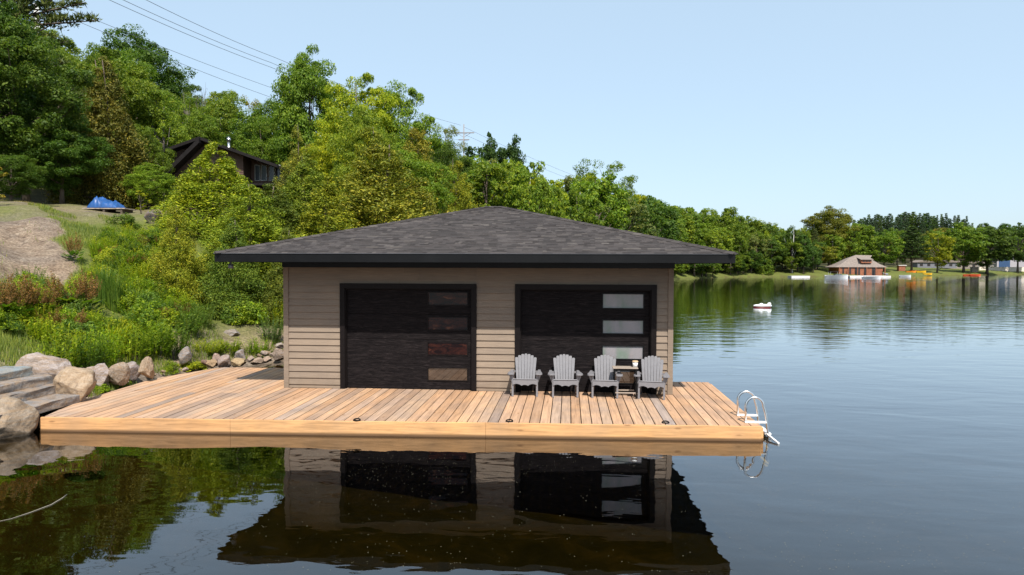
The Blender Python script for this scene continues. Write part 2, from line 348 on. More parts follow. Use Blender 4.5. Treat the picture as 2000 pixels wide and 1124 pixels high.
# ------------------------------------------------------------------ deck
deck = empty('wooden_deck', (-3, 12, 0.26)); tag(deck, 'L-shaped low cedar plank deck over the water around the boathouse', 'deck')
dk = Vector((-3, 12, 0.26))
OUT = [(-9.45, 11.5), (3.32, 12.0), (3.34, 16.43), (2.3, 16.43), (2.3, 14.9), (-6.4, 14.9), (-6.4, 17.6), (-9.29, 17.55), (-9.95, 15.6), (-9.89, 13.5)]
def yspans(x):
    ys = []
    for i in range(len(OUT)):
        (x1, y1), (x2, y2) = OUT[i], OUT[(i + 1) % len(OUT)]
        if (x1 > x) != (x2 > x): ys.append(y1 + (x - x1) * (y2 - y1) / (x2 - x1))
    return sorted(ys)
b = MB(); x = -9.95; ww = 0.182
while x < 3.30:
    xa, xb = x + 0.008, min(x + ww - 0.009, 3.318); sa, sb = yspans(xa), yspans(xb)
    if len(sa) != len(sb):
        sm = yspans((xa + xb) / 2); sa = sa if len(sa) == len(sm) else sm; sb = sb if len(sb) == len(sm) else sm
        if len(sa) != len(sb): sa = sb = sm
    for k in range(0, len(sa) - 1, 2):
        a0, a1, b0, b1 = sa[k] + .004, sa[k+1], sb[k] + .004, sb[k+1]
        cuts = [0, 1]
        if a1 - a0 > 4.9 and rnd.random() < 0.75: cuts = [0, (3.66 if rnd.random() < .5 else 2.44) / (a1 - a0), 1]
        for c0, c1 in zip(cuts[:-1], cuts[1:]):
            g = 0.004 if c0 else 0; zt = dk.z + rnd.uniform(-.002, .002)
            p = [(xa, a0 + (a1-a0)*c0 + g), (xb, b0 + (b1-b0)*c0 + g), (xb, b0 + (b1-b0)*c1), (xa, a0 + (a1-a0)*c1)]
            b.hexa([(q[0]-dk.x, q[1]-dk.y, zt-.036-dk.z) for q in p], [(q[0]-dk.x, q[1]-dk.y, zt-dk.z) for q in p])
    x += ww
b.build('planking', DECKW, deck)
def fascia(p, q, parent, z0=-0.07, z1=0.222, th=0.045):
    p = Vector((*p, 0)); q = Vector((*q, 0)); d = (q - p).normalized(); nrm = Vector((d.y, -d.x, 0))
    a = [p, q, q + nrm * th, p + nrm * th]
    a = [v - dk for v in a]
    return [(v.x, v.y, z0 - dk.z) for v in a], [(v.x, v.y, z1 - dk.z) for v in a]
def lerp2(p, q, t): return (p[0] + (q[0]-p[0])*t, p[1] + (q[1]-p[1])*t)
fb = MB(); A0, A1 = OUT[0], OUT[1]
for t0, t1 in ((0, 0.272), (0.2722, 0.628), (0.6282, 1.0)):
    fb.hexa(*fascia(lerp2(A0, A1, t0), lerp2(A0, A1, t1), deck, z1=0.256))
fb.build('front_fascia', FASCW, deck, bevel=0.004)
for i in (1, 2, 4, 6, 7, 8, 9):
    fb = MB()
    p, q = OUT[i], OUT[(i + 1) % len(OUT)]
    if i == 4: continue
    fb.hexa(*fascia(p, q, deck, z1=0.222)); fb.build('side_fascia', FASCW, deck)
fb = MB()                                       # joists and float boxes under the planks
for yy in np.arange(12.3, 17.4, 0.6):
    fb.box(-9.4 - dk.x, (3.2 if yy < 16.3 else -6.6) - dk.x, yy - dk.y, yy + .04 - dk.y, -.05 - dk.z, .218 - dk.z)
fb.build('joist', m_simple('joist_wood', (0.07, 0.05, 0.035)), deck)
for i, (px, py) in enumerate(((697, 822), (995, 824), (1300, 827))):
    p = G(px, py, 0.262); c = empty('mooring_ring', p)
    tag(c, ['black mooring ring set in the deck edge in front of the left garage door', 'black mooring ring set in the deck edge below the leftmost chair', 'black mooring ring set in the deck edge below the rightmost chair'][i], 'mooring ring', 'mooring rings along the front deck edge')
    q = MB(); q.tube([(0.06*cos(t), 0.035*sin(t), 0.010 + 0.02*max(0, sin(t))) for t in np.linspace(0, 2*pi, 17)], 0.011, 6, False); q.build('ring', BLACK, c, True)
    q = MB(); q.tube([(0, 0, 0), (0, 0, .006)], 0.035, 14); q.build('base_plate', BLACK, c)

# ------------------------------------------------------------------ boathouse
BX0, BX1, BY, BD = -6.32, 2.22, 14.75, 8.0
bh = empty('boathouse', (-2.05, 18.75, 0.26)); tag(bh, 'taupe lap-sided boathouse with black hip roof and two dark garage doors', 'boathouse')
B = Vector((-2.05, 18.75, 0.26))
def loc_box(mb, x0, x1, y0, y1, z0, z1): mb.box(x0-B.x, x1-B.x, y0-B.y, y1-B.y, z0-B.z, z1-B.z)
m = MB(); T_ = 0.16; D1 = (-4.93, -2.10, 0.262, 2.50); D2 = (-1.04, 1.77, 0.262, 2.50)
for x0, x1, z0, z1 in ((BX0, D1[0], -.2, 3.1), (D1[1], D2[0], -.2, 3.1), (D2[1], BX1, -.2, 3.1), (D1[0], D1[1], 2.5, 3.1), (D2[0], D2[1], 2.5, 3.1)):
    loc_box(m, x0, x1, BY + .03, BY + .03 + T_, z0, z1)
loc_box(m, BX0, BX0 + T_, BY + .19, BY + BD, -.2, 3.1); loc_box(m, BX1 - T_, BX1, BY + .19, BY + BD, -.2, 3.1)
loc_box(m, BX0 + T_, BX1 - T_, BY + BD - T_, BY + BD, -.2, 3.1)
m.build('wall', m_siding('wall_sheathing', (0.26, 0.20, 0.15)), bh)
m = MB(); ex = 0.147
def lap(mb, p, q, nrm, z0, z1, z, zt):
    L = sqrt((q[0]-p[0])**2 + (q[1]-p[1])**2); a = 0.0
    while a < L - .01:
        b_ = a + rnd.uniform(1.2, 3.6); b_ = L if L - b_ < .5 else b_
        lap1(mb, lerp2(p, q, a / L), lerp2(p, q, (b_ - (.004 if b_ < L else 0)) / L), nrm, z0, z1, z, zt); a = b_
def lap1(mb, p, q, nrm, z0, z1, z, zt):          # one lap board between p and q (2D), bottom lip proud
    a, b_ = max(z, z0), min(zt, z1)
    if b_ - a < .01: return
    o1 = 0.036 - 0.026 * (a - z) / ex; o2 = 0.036 - 0.026 * (b_ - z) / ex
    P = [(p[0]-B.x, p[1]-B.y), (q[0]-B.x, q[1]-B.y)]
    v = [(P[0][0], P[0][1], a-B.z), (P[1][0], P[1][1], a-B.z), (P[1][0]+nrm[0]*o1, P[1][1]+nrm[1]*o1, a-B.z), (P[0][0]+nrm[0]*o1, P[0][1]+nrm[1]*o1, a-B.z),
         (P[0][0], P[0][1], b_-B.z), (P[1][0], P[1][1], b_-B.z), (P[1][0]+nrm[0]*o2, P[1][1]+nrm[1]*o2, b_-B.z), (P[0][0]+nrm[0]*o2, P[0][1]+nrm[1]*o2, b_-B.z)]
    mb.add(v, [(0,1,2,3),(2,6,7,3),(4,7,6,5),(0,3,7,4),(1,5,6,2)])
k = 0
while True:
    z = 0.20 + k * ex; zt = z + ex; k += 1
    if z > 2.96: break
    yf = BY + .029
    lap(m, (BX0+.1, yf), (-5.04, yf), (0, -1), .27, 2.96, z, zt); lap(m, (-1.99, yf), (-1.15, yf), (0, -1), .27, 2.96, z, zt); lap(m, (1.88, yf), (BX1-.1, yf), (0, -1), .27, 2.96, z, zt)
    if zt > 2.6:
        lap(m, (-5.04, yf), (-1.99, yf), (0, -1), 2.61, 2.96, z, zt); lap(m, (-1.15, yf), (1.88, yf), (0, -1), 2.61, 2.96, z, zt)
    lap(m, (BX0+.001, BY+.2), (BX0+.001, BY+BD-.1), (-1, 0), .1, 2.96, z, zt); lap(m, (BX1-.001, BY+.2), (BX1-.001, BY+BD-.1), (1, 0), .1, 2.96, z, zt)
    lap(m, (BX0+.1, BY+BD-.001), (BX1-.1, BY+BD-.001), (0, 1), .1, 2.96, z, zt)
m.build('lap_siding', SIDING, bh)
for x0 in (BX0 - .012, BX1 - .1):
    m = MB(); loc_box(m, x0, x0 + .112, BY - .022, BY + .16, .262, 2.96); m.build('corner_board', SIDING, bh, bevel=0.004)
m = MB(); loc_box(m, BX0 - .03, BX1 + .03, BY - .035, BY + .026, 2.955, 3.09)
loc_box(m, BX0 - .03, BX0 + .02, BY + .027, BY + BD, 2.955, 3.09); loc_box(m, BX1 - .02, BX1 + .03, BY + .027, BY + BD, 2.955, 3.09)
m.build('frieze_board', BLACK, bh)
EX0, EX1, EY0, EY1, EZ, RZ = -7.36, 3.26, 13.70, 23.80, 3.245, 4.60
m = MB(); loc_box(m, EX0 + .03, EX1 - .03, EY0 + .03, EY1 - .03, 3.092, 3.112); m.build('soffit', BLACK, bh)
m = MB()
loc_box(m, EX0, EX1, EY0, EY0 + .028, 3.07, EZ - .005); loc_box(m, EX0, EX1, EY1 - .028, EY1, 3.07, EZ - .005)
loc_box(m, EX0, EX0 + .028, EY0 + .03, EY1 - .03, 3.07, EZ - .005); loc_box(m, EX1 - .028, EX1, EY0 + .03, EY1 - .03, 3.07, EZ - .005)
m.build('fascia', m_simple('black_fascia', (0.006, 0.006, 0.0065), 0.45, 0, 0.4, 1.2, 0, 0.15), bh)
m = MB(); e = 0.012                                # drip edge strip under the first course
loc_box(m, EX0 - e, EX1 + e, EY0 - e - .004, EY0 + .05, EZ - .004, EZ + .006); m.build('drip_edge', m_simple('drip_edge_metal', (0.10, 0.10, 0.11), 0.4, 0.3), bh)
HW = (EY1 - EY0) / 2; RX0, RX1, RY = EX0 + HW, EX1 - HW, (EY0 + EY1) / 2
m = MB()                                          # roof deck under the shingles
pts = [(EX0, EY0, EZ), (EX1, EY0, EZ), (EX1, EY1, EZ), (EX0, EY1, EZ), (RX0, RY, RZ), (RX1, RY, RZ), (EX0+.1, EY0+.1, 3.12), (EX1-.1, EY0+.1, 3.12), (EX1-.1, EY1-.1, 3.12), (EX0+.1, EY1-.1, 3.12)]
pts = [(p[0]-B.x, p[1]-B.y, p[2]-B.z) for p in pts]
m.add(pts, [(0,1,5,4),(2,3,4,5),(1,2,5),(3,0,4),(9,8,7,6),(0,6,7,1),(1,7,8,2),(2,8,9,3),(3,9,6,0)]); roof = m.build('roof', m_simple('roof_felt', (0.03, 0.028, 0.03), 0.9), bh)
m = MB(); nc = 44; slope = sqrt(HW**2 + (RZ - EZ)**2)
def shingles(o, ux, uy, w0, w1):                  # o: eave start corner, ux along the eave, uy inwards; widths at eave and ridge
    for c in range(nc):
        t0, t1 = c / nc, (c + 1.12) / nc; t1 = min(t1, 1)
        L0 = (w0 + (w1 - w0) * t0); s0 = (w0 - L0) / 2; L1 = (w0 + (w1 - w0) * t1); s1 = (w0 - L1) / 2
        x = -rnd.uniform(0, .2); first = True
        while x < L0:
            wd = rnd.choice((.08, .1, .13, .16, .2, .26)); a, b2 = max(x, 0), min(x + wd, L0); x += wd
            if b2 - a < .004: continue
            th = rnd.choice((.006, .006, .012))
            P = []
            for (u, t, hh) in ((a, t0, th), (b2, t0, th), (b2, t1, .001), (a, t1, .001)):
                uu = s0 + u; uu = min(max(uu, s1 if t == t1 else s0), w0 - (s1 if t == t1 else s0))
                P.append((o[0]+ux[0]*uu+uy[0]*HW*t-B.x, o[1]+ux[1]*uu+uy[1]*HW*t-B.y, EZ + (RZ-EZ)*t + .006 + hh - B.z))
            Q = [(p[0], p[1], p[2] - .012) for p in P[:2]]
            m.add(P + Q, [(0,1,2,3), (0,4,5,1)])
shingles((EX0, EY0), (1, 0), (0, 1), EX1 - EX0, RX1 - RX0); shingles((EX1, EY0), (0, 1), (-1, 0), EY1 - EY0, .01)
shingles((EX1, EY1), (-1, 0), (0, -1), EX1 - EX0, RX1 - RX0); shingles((EX0, EY1), (0, -1), (1, 0), EY1 - EY0, .01)
m.build('shingle', SHING, roof)
m = MB()
def capline(p, q, n_):
    p, q = Vector(p), Vector(q)
    for i in range(n_):
        a = p.lerp(q, i / n_); b2 = p.lerp(q, (i + 1.1) / n_); d = (q - p).normalized(); r = d.cross(Vector((0,0,1))).normalized() * .12
        up = Vector((0,0,.032)); lo = Vector((0,0,-.012)) 
        m.add([a-r+lo-B, a+up-B, a+r+lo-B, b2-r+lo-up*.3-B, b2+up*.7-B, b2+r+lo-up*.3-B], [(0,1,4,3),(1,2,5,4),(0,2,1)])
for c in ((EX0, EY0), (EX1, EY0), (EX1, EY1), (EX0, EY1)):
    rx = RX0 if c[0] == EX0 else RX1; capline((c[0], c[1], EZ + .012), (rx, RY, RZ + .012), 34)
capline((RX0, RY, RZ + .016), (RX1, RY, RZ + .016), 4)
m.build('ridge_cap', SHING, roof)
# small grey fixture hanging under the left eave corner
m = MB(); lx_, ly_ = EX0 + .22, EY0 + .25; m.tube([(lx_-B.x, ly_-B.y, 3.09-B.z), (lx_-B.x, ly_-B.y, 3.02-B.z)], .02, 8); m.tube([(lx_-B.x, ly_-B.y, 3.03-B.z), (lx_-B.x, ly_-B.y, 2.93-B.z)], [.05, .06], 10); m.build('eave_fixture', m_simple('grey_fixture', (.12, .12, .13), .4), bh, True)
# garage doors
PANED = (lambda t: t.pbr(t.ramp(t.noise(t.coord((1.2, 1, 3)), 3.0, 6, 0.6, 1.0), [(0.38, (0.007, 0.0015, 0.001)), (0.58, (0.035, 0.009, 0.005)), (0.75, (0.15, 0.055, 0.025))]), 0.04, 0, None, 0.2))(NT('painted_reflection_glass'))  # dark red-brown panes, warm reflections painted in as lighter streaks
PANEB = (lambda t: t.pbr(t.ramp(t.noise(t.coord((1.2, 1, 3)), 3.0, 4), [(0.35, (0.03, 0.018, 0.012)), (0.7, (0.07, 0.045, 0.03))]), 0.02, 0, None, 1.0))(NT('clear_glass'))
PANEL = (lambda t: t.pbr(t.ramp(t.noise(t.coord((2.2, 1, 0.8)), 1.6, 4, 0.5, 0.4), [(0.3, (0.15, 0.19, 0.15)), (0.5, (0.23, 0.215, 0.22)), (0.75, (0.28, 0.25, 0.26))]), 0.05, 0, None, 0.5))(NT('painted_daylight_glass'))  # daylight seen in these panes is painted into their pale colour
GLEAM = m_simple('window_bead', (0.35, 0.33, 0.31), 0.4)
def garage(name_lbl, x0, x1, z0, z1, wx0, wx1, wz, pane, bead, rec=0.09):
    d = empty('garage_door', (x0 - B.x, BY - B.y, z0 - B.z)); d.parent = bh; d['label'] = name_lbl
    O = Vector((x0, BY, z0))
    def bx(mb, a, b_, c, d_, e_, f_): mb.box(a-O.x, b_-O.x, c-O.y, d_-O.y, e_-O.z, f_-O.z)
    m = MB(); yb = BY + rec
    bnd = [z0] + [z0 + (z1 - z0) * k / 4 for k in (1, 2, 3)] + [z1]
    for k in range(4):
        a, b_ = bnd[k] + (.003 if k else 0), bnd[k+1] - .003; wl, wh = wz[3 - k]
        bx(m, x0, wx0, yb, yb + .045, a, b_); bx(m, wx1, x1, yb, yb + .045, a, b_)
        bx(m, wx0, wx1, yb, yb + .045, a, wl); bx(m, wx0, wx1, yb, yb + .045, wh, b_)
    m.build('door_panel', DOORW, d)
    for (wl, wh) in wz:
        m = MB(); t = .022
        for a in ((wx0, wx0+t, wl, wh), (wx1-t, wx1, wl, wh), (wx0+t, wx1-t, wl, wl+t), (wx0+t, wx1-t, wh-t, wh)):
            bx(m, a[0], a[1], yb - .012, yb + .03, a[2], a[3])
        m.build('window_frame', bead, d)
        m = MB(); bx(m, wx0 + t, wx1 - t, yb + .012, yb + .02, wl + t, wh - t); m.build('window_pane', PANEB if wl < .6 else pane, d)
    return d
def dframe(x0, x1, z1):
    m = MB(); O = B; t = .11
    loc_box(m, x0 - t, x0, BY - .03, BY + .02, .264, z1 + t); loc_box(m, x1, x1 + t, BY - .03, BY + .02, .264, z1 + t); loc_box(m, x0, x1, BY - .03, BY + .02, z1, z1 + t)
    loc_box(m, x0 - .015, x0 + .02, BY + .021, BY + .19, .264, z1); loc_box(m, x1 - .02, x1 + .015, BY + .021, BY + .19, .264, z1); loc_box(m, x0 + .02, x1 - .02, BY + .021, BY + .19, z1 - .02, z1 + .01)
    m.build('door_frame', FRAMEBR, bh)
dframe(D1[0], D1[1], 2.50); dframe(D2[0], D2[1], 2.50)
garage('dark garage door with reddish black window panes', D1[0]+.02, D1[1]-.02, .275, 2.48, -3.10, -2.19, [(2.12, 2.43), (1.57, 1.88), (1.02, 1.33), (.45, .76)], PANED, FRAMEBR)
garage('dark garage door with pale window panes behind the chairs', D2[0]+.02, D2[1]-.02, .275, 2.48, .73, 1.63, [(2.08, 2.42), (1.53, 1.85), (.98, 1.29), (.45, .76)], PANEL, BLACK, .11)

# ------------------------------------------------------------------ chairs and table
def make_chair():
    r = empty('adirondack_chair')
    for s in (-1, 1):
        m = MB(); m.box(s*.255-.02, s*.255+.02, 0, .075, 0, .475); m.build('front_leg', CHAIRM, r, bevel=.004)
        m = MB()                                  # back leg rail: runs from the seat front down to the floor behind
        pts = [(0.035, .36), (0.035, .25), (.52, .0), (.60, .0), (.60, .05), (.40, .235)]
        for a, b_ in (((s*.235-.012), (s*.235+.012)),):
            n_ = len(pts); m.add([(a, y, z) for y, z in pts] + [(b_, y, z) for y, z in pts],
                [tuple(range(n_))[::-1], tuple(range(n_, 2*n_))] + [(i, (i+1)%n_, n_+(i+1)%n_, n_+i) for i in range(n_)])
        m.build('back_leg', CHAIRM, r)
        m = MB(); o = []                           # paddle arm, wide and rounded in front
        for y, w0, w1 in ((-.075, -.03, .035), (-.06, -.055, .06), (-.02, -.065, .078), (.08, -.05, .075), (.25, -.025, .05), (.5, -.02, .03)): o.append((y, w0, w1))
        L = [(s*(.285) + s*q[1], q[0]) for q in o] + [(s*(.285) + s*q[2], q[0]) for q in reversed(o)]
        n_ = len(L); m.add([(x, y, .476) for x, y in L] + [(x, y, .50) for x, y in L],
              [tuple(range(n_)), tuple(range(n_, 2*n_))] + [(i, (i+1)%n_, n_+(i+1)%n_, n_+i) for i in range(n_)])
        m.build('armrest', CHAIRM, r, bevel=.005)
        m = MB(); m.add([(s*.277, .02, .475), (s*.345, .02, .475), (s*.277, .02, .30), (s*.277, .055, .475), (s*.345, .055, .475), (s*.277, .055, .30)],
              [(0,1,2),(5,4,3),(0,3,4,1),(1,4,5,2),(2,5,3,0)]); m.build('arm_bracket', CHAIRM, r)
    m = MB()
    for i in range(6):
        t = i / 5; y = .02 + .40 * t; z = .365 - .135 * t; m.beam((-.25, y, z), (.25, y, z), .066, .02, (0, .3, 1))
    m.build('seat', CHAIRM, r, bevel=.003)
    m = MB(); xs = np.linspace(-.255, .255, 29)    # scalloped apron
    top = [(x, .352) for x in xs]; bot = [(x, .25 + .025 * abs(cos(x / .255 * 1.5 * pi)) - .02 * (abs(x) < .09)) for x in xs[::-1]]
    P = top + bot; n_ = len(P)
    m.add([(x, -.022, z) for x, z in P] + [(x, -.002, z) for x, z in P], [(i, i+1, n_-2-i, n_-1-i) for i in range(28)] + [(n_+i+1, n_+i, 2*n_-1-i, 2*n_-2-i) for i in range(28)] + [(i, n_+i, n_+(i+1)%n_, (i+1)%n_) for i in range(n_)])
    m.build('apron', CHAIRM, r)
    for i in range(7):                             # fan back
        f = (i - 3) / 3; xb, xt = f * .165, f * .205; hh = .64 - .075 * abs(f) ** 2.0
        d = Vector((xt - xb, .17, .60)).normalized(); p0 = Vector((xb, .375 - .02*abs(f), .22))
        m = MB(); wb, wt = .0235, .0325; sd_ = Vector((1, 0, 0)); nn = d.cross(sd_).normalized() * .009
        st = [(0, wb), (.5, (wb+wt)/2), (.95, wt), (.985, wt*.85), (1.0, wt*.6)]
        V_ = []
        for t, w_ in st:
            c = p0 + d * hh * t + Vector((0, 0, (-f * 0 )))
            V_ += [c - sd_*w_ - nn, c + sd_*w_ - nn, c + sd_*w_ + nn, c - sd_*w_ + nn]
        Fc = [(0,1,2,3)] + [(4*j+a, 4*j+4+a, 4*j+4+(a+1)%4, 4*j+(a+1)%4) for j in range(4) for a in range(4)] + [(19,18,17,16)]
        m.add(V_, Fc); m.build('back_slat', CHAIRM, r)
    m = MB(); m.beam((-.30, .475, .46), (.30, .475, .46), .03, .04); m.beam((-.22, .40, .25), (.22, .40, .25), .03, .06)
    m.beam((-.2, .53, .69), (.2, .53, .69), .02, .035); m.build('back_rail', CHAIRM, r)
    return r
chair0 = make_chair()
CH = [(1025, 775, 0.02, 'leftmost grey slatted chair, in front of the siding and left door edge'), (1104, 776, .06, 'grey slatted chair second from left, against the dark door panel'),
      (1181, 777, -.05, 'grey slatted chair third from left, just left of the small table'), (1271, 779, -.15, 'rightmost grey slatted chair, right of the small table with the cup')]
for i, (px, py, rz, lb) in enumerate(CH):
    c = chair0 if i == 0 else copy_tree(chair0); p = G(px, py, .262); p.y = 14.20 if i < 3 else 14.16
    c.location = p; c.rotation_euler = (0, 0, rz); tag(c, lb, 'chair', 'grey chairs lined up on the deck')
p = Vector((1.19, 14.35, .262)); tb = empty('side_table', p); tag(tb, 'small pale-topped side table between the two rightmost chairs', 'table')
m = MB(); m.box(-.26, .26, -.16, .16, .62, .635); m.build('table_top', CREAM, tb, bevel=.004)
for sx in (-.22, .22):
    for sy in (-.16, .16): m = MB(); m.box(sx-.012, sx+.012, sy-.012, sy+.012, 0, .615); m.build('leg', BLACK, tb)
for y0 in (-.165, .15): m = MB(); m.box(-.21, .21, y0, y0 + .015, .11, .135); m.build('stretcher', CREAM, tb)
cp = empty('paper_cup', (1.40, 14.36, .262 + .635)); tag(cp, 'white paper cup with tan lid standing on the side table', 'cup')
m = MB(); m.tube([(0,0,0), (0,0,.11)], [.045, .058], 14); m.build('cup', WHITE, cp, True)
m = MB(); m.tube([(0,0,.108), (0,0,.125), (0,0,.135)], [.064, .064, .05], 14); m.build('lid', m_simple('tan_lid', (.6, .42, .25)), cp, True)

# ------------------------------------------------------------------ swim ladder
ld = empty('swim_ladder', (3.33, 12.5, .26)); tag(ld, 'stainless swim ladder with two hoop rails at the front right deck corner', 'ladder')
O = Vector((3.33, 12.5, .26))
for yy in (12.22, 12.78):
    pts = [(3.12, yy, .262), (3.12, yy, .55)]
    for t in np.linspace(pi, 0, 13): pts.append((3.27 + .15 * cos(t), yy, .56 + .15 * sin(t)))
    pts += [(3.46, yy, .42), (3.50, yy, .12), (3.53, yy, -.05), (3.55, yy, -.6)]
    m = MB(); m.tube([Vector(q) - O for q in pts], .021, 10); m.build('hoop_rail', STEEL, ld, True)
    m = MB(); m.box(3.12-.02-O.x, 3.47-O.x, yy-.05-O.y, yy+.05-O.y, .262-O.z, .285-O.z); m.build('mounting_bracket', WHITE, ld, bevel=.005)
for zz in (.06, -.22, -.5):
    m = MB(); m.box(3.46-O.x, 3.57-O.x, 12.24-O.y, 12.76-O.y, zz-.012-O.z, zz+.012-O.z); m.build('step', WHITE, ld)
a, b_ = G(1490, 842, .08), G(1521, 867, .015); m = MB(); m.beam(a-O, b_-O, .035, .03); m.build('tilted_step', WHITE, ld, bevel=.005)

# ------------------------------------------------------------------ rocks and steps
def rock_mesh(seed, cuts=7, sub=4):
    import bmesh
    r = random.Random(seed); bm = bmesh.new(); bmesh.ops.create_icosphere(bm, subdivisions=sub, radius=1)
    pl = []
    for _ in range(cuts):
        v = Vector((r.gauss(0,1), r.gauss(0,1), r.gauss(0,1))).normalized(); pl.append((v, r.uniform(.5, .82)))
    off = Vector((r.uniform(0, 50),)*3)
    for v in bm.verts:
        p = v.co.copy()
        for nn, dd in pl:
            e_ = p.dot(nn) - dd
            if e_ > 0: p -= nn * e_ * .93
        p *= 1 + .16 * mnoise.noise(p * 1.3 + off) + .05 * mnoise.noise(p * 4 + off) + .018 * mnoise.noise(p * 11 + off)
        v.co = p
    me = bpy.data.meshes.new('rock'); bm.to_mesh(me); bm.free(); me.materials.append(ROCK)
    me.polygons.foreach_set('use_smooth', [True] * len(me.polygons)); return me
RMESH = [rock_mesh(s, 13 if s % 2 else 9, 5 if s < 5 else 4) for s in range(9)]
def rock(px, pyb, wpx, hpx, z, k, col, label, name='boulder', cat='boulder', group='boulders along the shore', rz=None, tilt=0.0, depth=.85, water=False):
    base = G(px, pyb, z) if z is not None else T(px, pyb)
    X, D = w2c(base.x, base.y); sc = F / D; wd = wpx / sc / 2; hh = hpx / sc
    o = link_mesh(name, RMESH[k]); o.scale = (wd * 1.04, wd * depth * 1.04, hh * .68)
    kk = 1 + .75 * wd * depth / D; o.location = (base.x * kk, base.y * kk, base.z + hh * .36); o.rotation_euler = (0, tilt, rz if rz is not None else rnd.uniform(-.5, .5)); o.color = (col[0]*.68, col[1]*.66, col[2]*.64, 1)
    return tag(o, label, cat, group)
rock(8, 862, 112, 76, 0.0, 0, (.40, .34, .27), 'large grey tan boulder at the waterline left of the deck corner', rz=.3, depth=1.0)
rock(88, 752, 112, 60, .55, 1, (.50, .45, .43), 'pale pinkish boulder with dark streaks beside the upper stone steps', rz=.1)
rock(149, 785, 88, 60, .28, 2, (.52, .42, .31), 'rounded tan boulder at the foot of the stone steps beside the deck', rz=.8)
rock(193, 752, 54, 42, .35, 3, (.50, .46, .46), 'grey pink boulder right of the rounded tan one', rz=.4)
rock(231, 750, 44, 44, .35, 4, (.44, .38, .32), 'narrow leaning brown grey boulder between two paler ones', rz=-.2, tilt=.5)
rock(259, 735, 40, 32, .4, 5, (.48, .45, .47), 'small grey lilac boulder behind the deck planks', rz=.2)
rock(289, 735, 34, 36, .4, 0, (.52, .42, .32), 'upright cracked tan boulder at the left deck edge', rz=1.2)
rock(362, 706, 32, 28, .45, 7, (.34, .34, .36), 'dark grey rounded rock half under the weeds', rz=0)
rock(402, 714, 18, 12, .3, 8, (.25, .17, .16), 'small dark red rock behind the back deck corner', 'rock', 'rock')
rock(414, 716, 26, 14, .28, 3, (.5, .38, .25), 'low yellowish rock behind the back deck corner', 'rock', 'rock')
rock(424, 712, 18, 22, .3, 1, (.5, .4, .38), 'upright pink rock behind the back deck corner', 'rock', 'rock')
rock(440, 717, 30, 26, .25, 5, (.46, .40, .39), 'leaning grey pink rock at the back deck edge', 'rock', 'rock', tilt=.4)
rock(466, 717, 34, 15, .25, 2, (.52, .42, .26), 'broad tan rock at the back deck edge', 'rock', 'rock')
rock(471, 706, 24, 22, .35, 6, (.36, .36, .38), 'grey angular rock above the broad tan one', 'rock', 'rock')
rock(503, 712, 26, 12, .1, 4, (.5, .42, .36), 'low pale rock by the small pool behind the deck', 'rock', 'rock')
rock(521, 707, 24, 10, .15, 7, (.52, .42, .36), 'flat pinkish rock in the small pool behind the deck', 'rock', 'rock')
rock(517, 695, 16, 10, .4, 8, (.5, .44, .42), 'small pale round rock above the flat pinkish one', 'rock', 'rock')
rock(546, 702, 26, 22, .15, 1, (.42, .36, .33), 'brown rock close to the boathouse corner', 'rock', 'rock')
rock(548, 679, 22, 10, .7, 5, (.6, .56, .52), 'white rock near the boathouse corner, above the pool', 'rock', 'rock')
rock(452, 659, 46, 14, None, 3, (.34, .34, .34), 'flat grey outcrop on the dirt path behind the deck', 'rock', 'rock')
rock(300, 440, 34, 30, None, 6, (.20, .20, .23), 'grey rock slab between the sapling and the cedars', 'rock', 'rock', tilt=.5)
rock(50, 893, 170, 9, -.13, 2, (.42, .36, .28), 'long pale rock lying just under the water left of the deck', 'rock', 'rock', rz=.2)
rock(-10, 912, 120, 9, -.17, 4, (.34, .30, .25), 'pale submerged rock at the left picture edge', 'rock', 'rock', rz=.1)
rock(150, 899, 90, 7, -.15, 7, (.40, .34, .27), 'small flat pale rock under the water below the deck corner', 'rock', 'rock', rz=.3)
for i in range(16):
    px = rnd.uniform(180, 545); py = np.interp(px, [180, 300, 430, 545], [765, 738, 716, 700]) - rnd.uniform(2, 10)
    rock(px, py, rnd.uniform(8, 17), rnd.uniform(5, 10), .28, rnd.randrange(5, 9), rnd.choice([(.5, .44, .4), (.4, .38, .38), (.5, .4, .28)]), 'small stone half hidden in the plants along the deck edge', 'stone', 'stone', 'small stones along the deck edge')
steps = empty('stone_steps', G(120, 790, .26)); tag(steps, 'flight of four rough grey stone slab steps leading down to the deck', 'steps')
so = steps.location.copy()
def slab(xr0, xr1, y0, y1, z0, z1, seed, lean=.0):
    import bmesh
    bm = bmesh.new(); r = random.Random(seed); nx, ny, nz = 8, 22, 4; off = Vector((seed * 7.1, 3, 1))
    bmesh.ops.create_cube(bm, size=1); bmesh.ops.subdivide_edges(bm, edges=bm.edges[:], cuts=7, use_grid_fill=True)
    for v in bm.verts:
        u = v.co + Vector((.5, .5, .5)); p = Vector((xr0 + (xr1-xr0)*u.x + lean*u.y, y0 + (y1-y0)*u.y, z0 + (z1-z0)*u.z))
        e_ = .035 * mnoise.noise(p * 3 + off) + .018 * mnoise.noise(p * 11 + off)
        if u.z < .99: p.x += e_ * 1.2 if u.x > .99 else 0; 
        if u.x > .99 and u.z > .99: p.x -= .012; p.z -= .01
        if u.y > .99 or u.y < .01: p.y += e_ * 1.5
        p.z += .010 * mnoise.noise(p * 5 + off); v.co = p - so
    me = bpy.data.meshes.new('step'); bm.to_mesh(me); bm.free(); me.materials.append(SLAB)
    o = link_mesh('step', me, steps); o.color = (.225, .215, .21, 1) if seed > 1 else (.21, .25, .265, 1)
